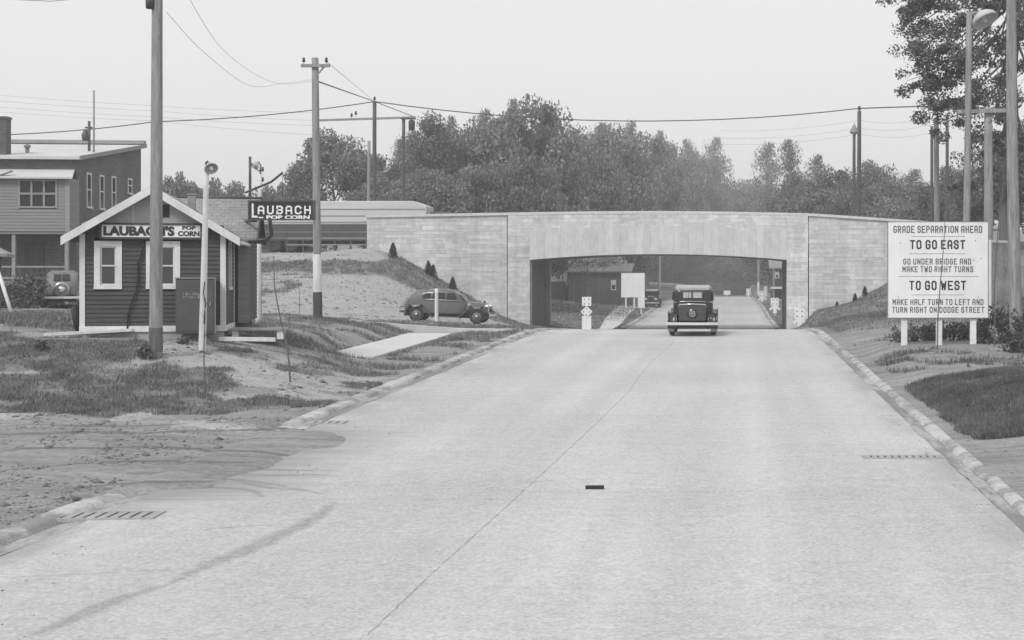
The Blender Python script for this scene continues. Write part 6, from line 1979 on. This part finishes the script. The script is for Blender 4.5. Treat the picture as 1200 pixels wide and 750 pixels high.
GRASS_DK = mat_leaf('dark grass blades', .145, .5, .6, .9)
# ground cover: grass blades where the ground is grassy, clods where it is bare
def scatter(n, x0, x1, y0, y1, seed):
    rs = np.random.default_rng(seed)
    # denser near the camera
    y = y0 * (y1 / y0) ** rs.uniform(0, 1, n); x = rs.uniform(x0, x1, n)
    return x, y, rs


def blades(name, n, x0, x1, y0, y1, hmin, hmax, seed, m, wd=.012, thr=.4, label=None, gate=.40):
    x, y, rs = scatter(n, x0, x1, y0, y1, seed)
    g, p = soil_masks(x, y)
    k = (g > thr + rs.uniform(-.3, .35, n)) & (fbm(x, y, .55, 77, 3) + rs.uniform(-.18, .18, n) > gate) & ((x < XL - .02) | (x > XR + .02))
    x, y = x[k], y[k]; z = terr(x, y); n = len(x)
    h = rs.uniform(hmin, hmax, n) * (.6 + .8 * fbm(x, y, .8, 71)); a = rs.uniform(0, 6.28, n); w = wd * rs.uniform(.6, 1.4, n)
    lean = rs.normal(size=(n, 2)) * .45 * h[:, None]
    A = np.stack([x - np.cos(a) * w, y - np.sin(a) * w, z - .01], 1); B = np.stack([x + np.cos(a) * w, y + np.sin(a) * w, z - .01], 1)
    T = np.stack([x + lean[:, 0], y + lean[:, 1], z + h], 1)
    V = np.stack([A, B, T], 1).reshape(-1, 3)
    return big_mesh(name, V, np.arange(3 * n).reshape(n, 3), m, kind='stuff', label=label)


blades('grass', 330000, -17.5, -7.9, 24.5, 37, .015, .085, 81, GRASSB, .009, .5, 'rough patchy grass on the bank below the stand', .47)
blades('grass', 330000, 3.75, 9, 22, 33.5, .02, .12, 82, GRASS_DK, .010, .4, 'short dense dark grass on the mound right of the road', .30)
blades('weeds', 7000, -17.5, -8.3, 25.5, 36, .05, .15, 87, WEED, .012, .62, 'taller weeds standing in the rough grass bank')
blades('weeds', 5000, 4.0, 9, 33, 46, .06, .20, 88, WEED, .012, .4, 'straggling weeds on the right bank')
blades('grass', 160000, -22, -8.0, 37, 66, .04, .14, 83, GRASSB, .016, .45, 'rough grass behind the stand')
blades('grass', 120000, 3.9, 14, 33, 95, .04, .14, 84, GRASSB, .018, .45, 'thin grass along the right bank')
blades('grass', 130000, -32, -10, 66, 96, .06, .18, 85, GRASSB, .03, .5, 'grass band across the embankment')
blades('grass', 60000, -20, 12, 104, 160, .06, .16, 86, GRASSB, .045, .5, 'lawns beyond the underpass')


def clods(n, x0, x1, y0, y1, seed, smin, smax, m, label, name='clods'):
    x, y, rs = scatter(n, x0, x1, y0, y1, seed)
    g, p = soil_masks(x, y); cl = fbm(x, y, .9, 55)
    k = (g < .45) & ((x < XL - .03) | (x > XR + .03)) & (cl + rs.uniform(-.12, .12, n) > .48)
    x, y = x[k], y[k]; z = terr(x, y); n = len(x)
    s = smin + (smax - smin) * rs.uniform(0, 1, n) ** 4
    base = np.array([(1, 0, 0), (0, 1, 0), (-1, 0, 0), (0, -1, 0), (0, 0, .8), (0, 0, -.5)])
    F8 = np.array([(0, 1, 4), (1, 2, 4), (2, 3, 4), (3, 0, 4), (1, 0, 5), (2, 1, 5), (3, 2, 5), (0, 3, 5)])
    J = base[None] * rs.uniform(.5, 1.2, (n, 6, 1)) * s[:, None, None]
    a = rs.uniform(0, 6.28, n); ca, sa_ = np.cos(a)[:, None], np.sin(a)[:, None]
    X = J[:, :, 0] * ca - J[:, :, 1] * sa_; Y = J[:, :, 0] * sa_ + J[:, :, 1] * ca
    V = np.stack([X + x[:, None], Y + y[:, None], J[:, :, 2] * .7 + z[:, None]], 2).reshape(-1, 3)
    Fa = (F8[None] + (np.arange(n) * 6)[:, None, None]).reshape(-1, 3)
    return big_mesh(name, V, Fa, m, kind='stuff', label=label)


CLOD = mat_leaf('earth clods', .27, .5); 
clods(42000, -17, -7.9, 12, 37, 91, .005, .045, CLOD, 'earth clods on the bare dirt left of the road')
clods(3200, -17, -7.9, 14, 38, 96, .02, .12, CLOD, 'larger lumps of earth and rubble on the left verge', 'rubble')
clods(16000, 3.75, 9, 12, 52, 92, .005, .04, CLOD, 'earth clods on the bare dirt right of the road')
clods(9000, -30, -12, 68, 95, 93, .02, .14, CLOD, 'clods on the raw face of the embankment')
for n_, x0, x1, sd in ((2600, -7.9, -5.6, 94), (700, 2.9, 3.5, 95)):
    x, y, rs = scatter(n_, x0, x1, 8, 55, sd); k = fbm(x, y, 1.2, 57) > .5; x, y = x[k], y[k]; z = zr(y) + CH; m_ = len(x)
    s = .005 + .02 * rs.uniform(0, 1, m_) ** 4
    base = np.array([(1, 0, 0), (0, 1, 0), (-1, 0, 0), (0, -1, 0), (0, 0, .8)]); J = base[None] * rs.uniform(.5, 1.2, (m_, 5, 1)) * s[:, None, None]
    V = (J + np.stack([x, y, z], 1)[:, None]).reshape(-1, 3)
    Fa = (np.array([(0, 1, 4), (1, 2, 4), (2, 3, 4), (3, 0, 4)])[None] + (np.arange(m_) * 5)[:, None, None]).reshape(-1, 3)
    big_mesh('crumbs', V, Fa, CLOD, kind='stuff')

# ------------------------------------------------------------------ haze: the dull air that pales the far trees
HAZE = True
if HAZE:
    mb = MB(); mb.box(-950, 950, -60, 1550, -14, 62)
    m = bpy.data.materials.new('dull air'); m.use_nodes = True; nt = m.node_tree; nt.nodes.clear()
    out = nt.nodes.new('ShaderNodeOutputMaterial'); pv = nt.nodes.new('ShaderNodeVolumePrincipled')
    pv.inputs['Color'].default_value = (.9, .9, .9, 1); pv.inputs['Density'].default_value = .0010; pv.inputs['Anisotropy'].default_value = .2
    nt.links.new(pv.outputs[0], out.inputs['Volume'])
    mb.build('haze', m, kind='stuff')
    scene.cycles.volume_bounces = 1
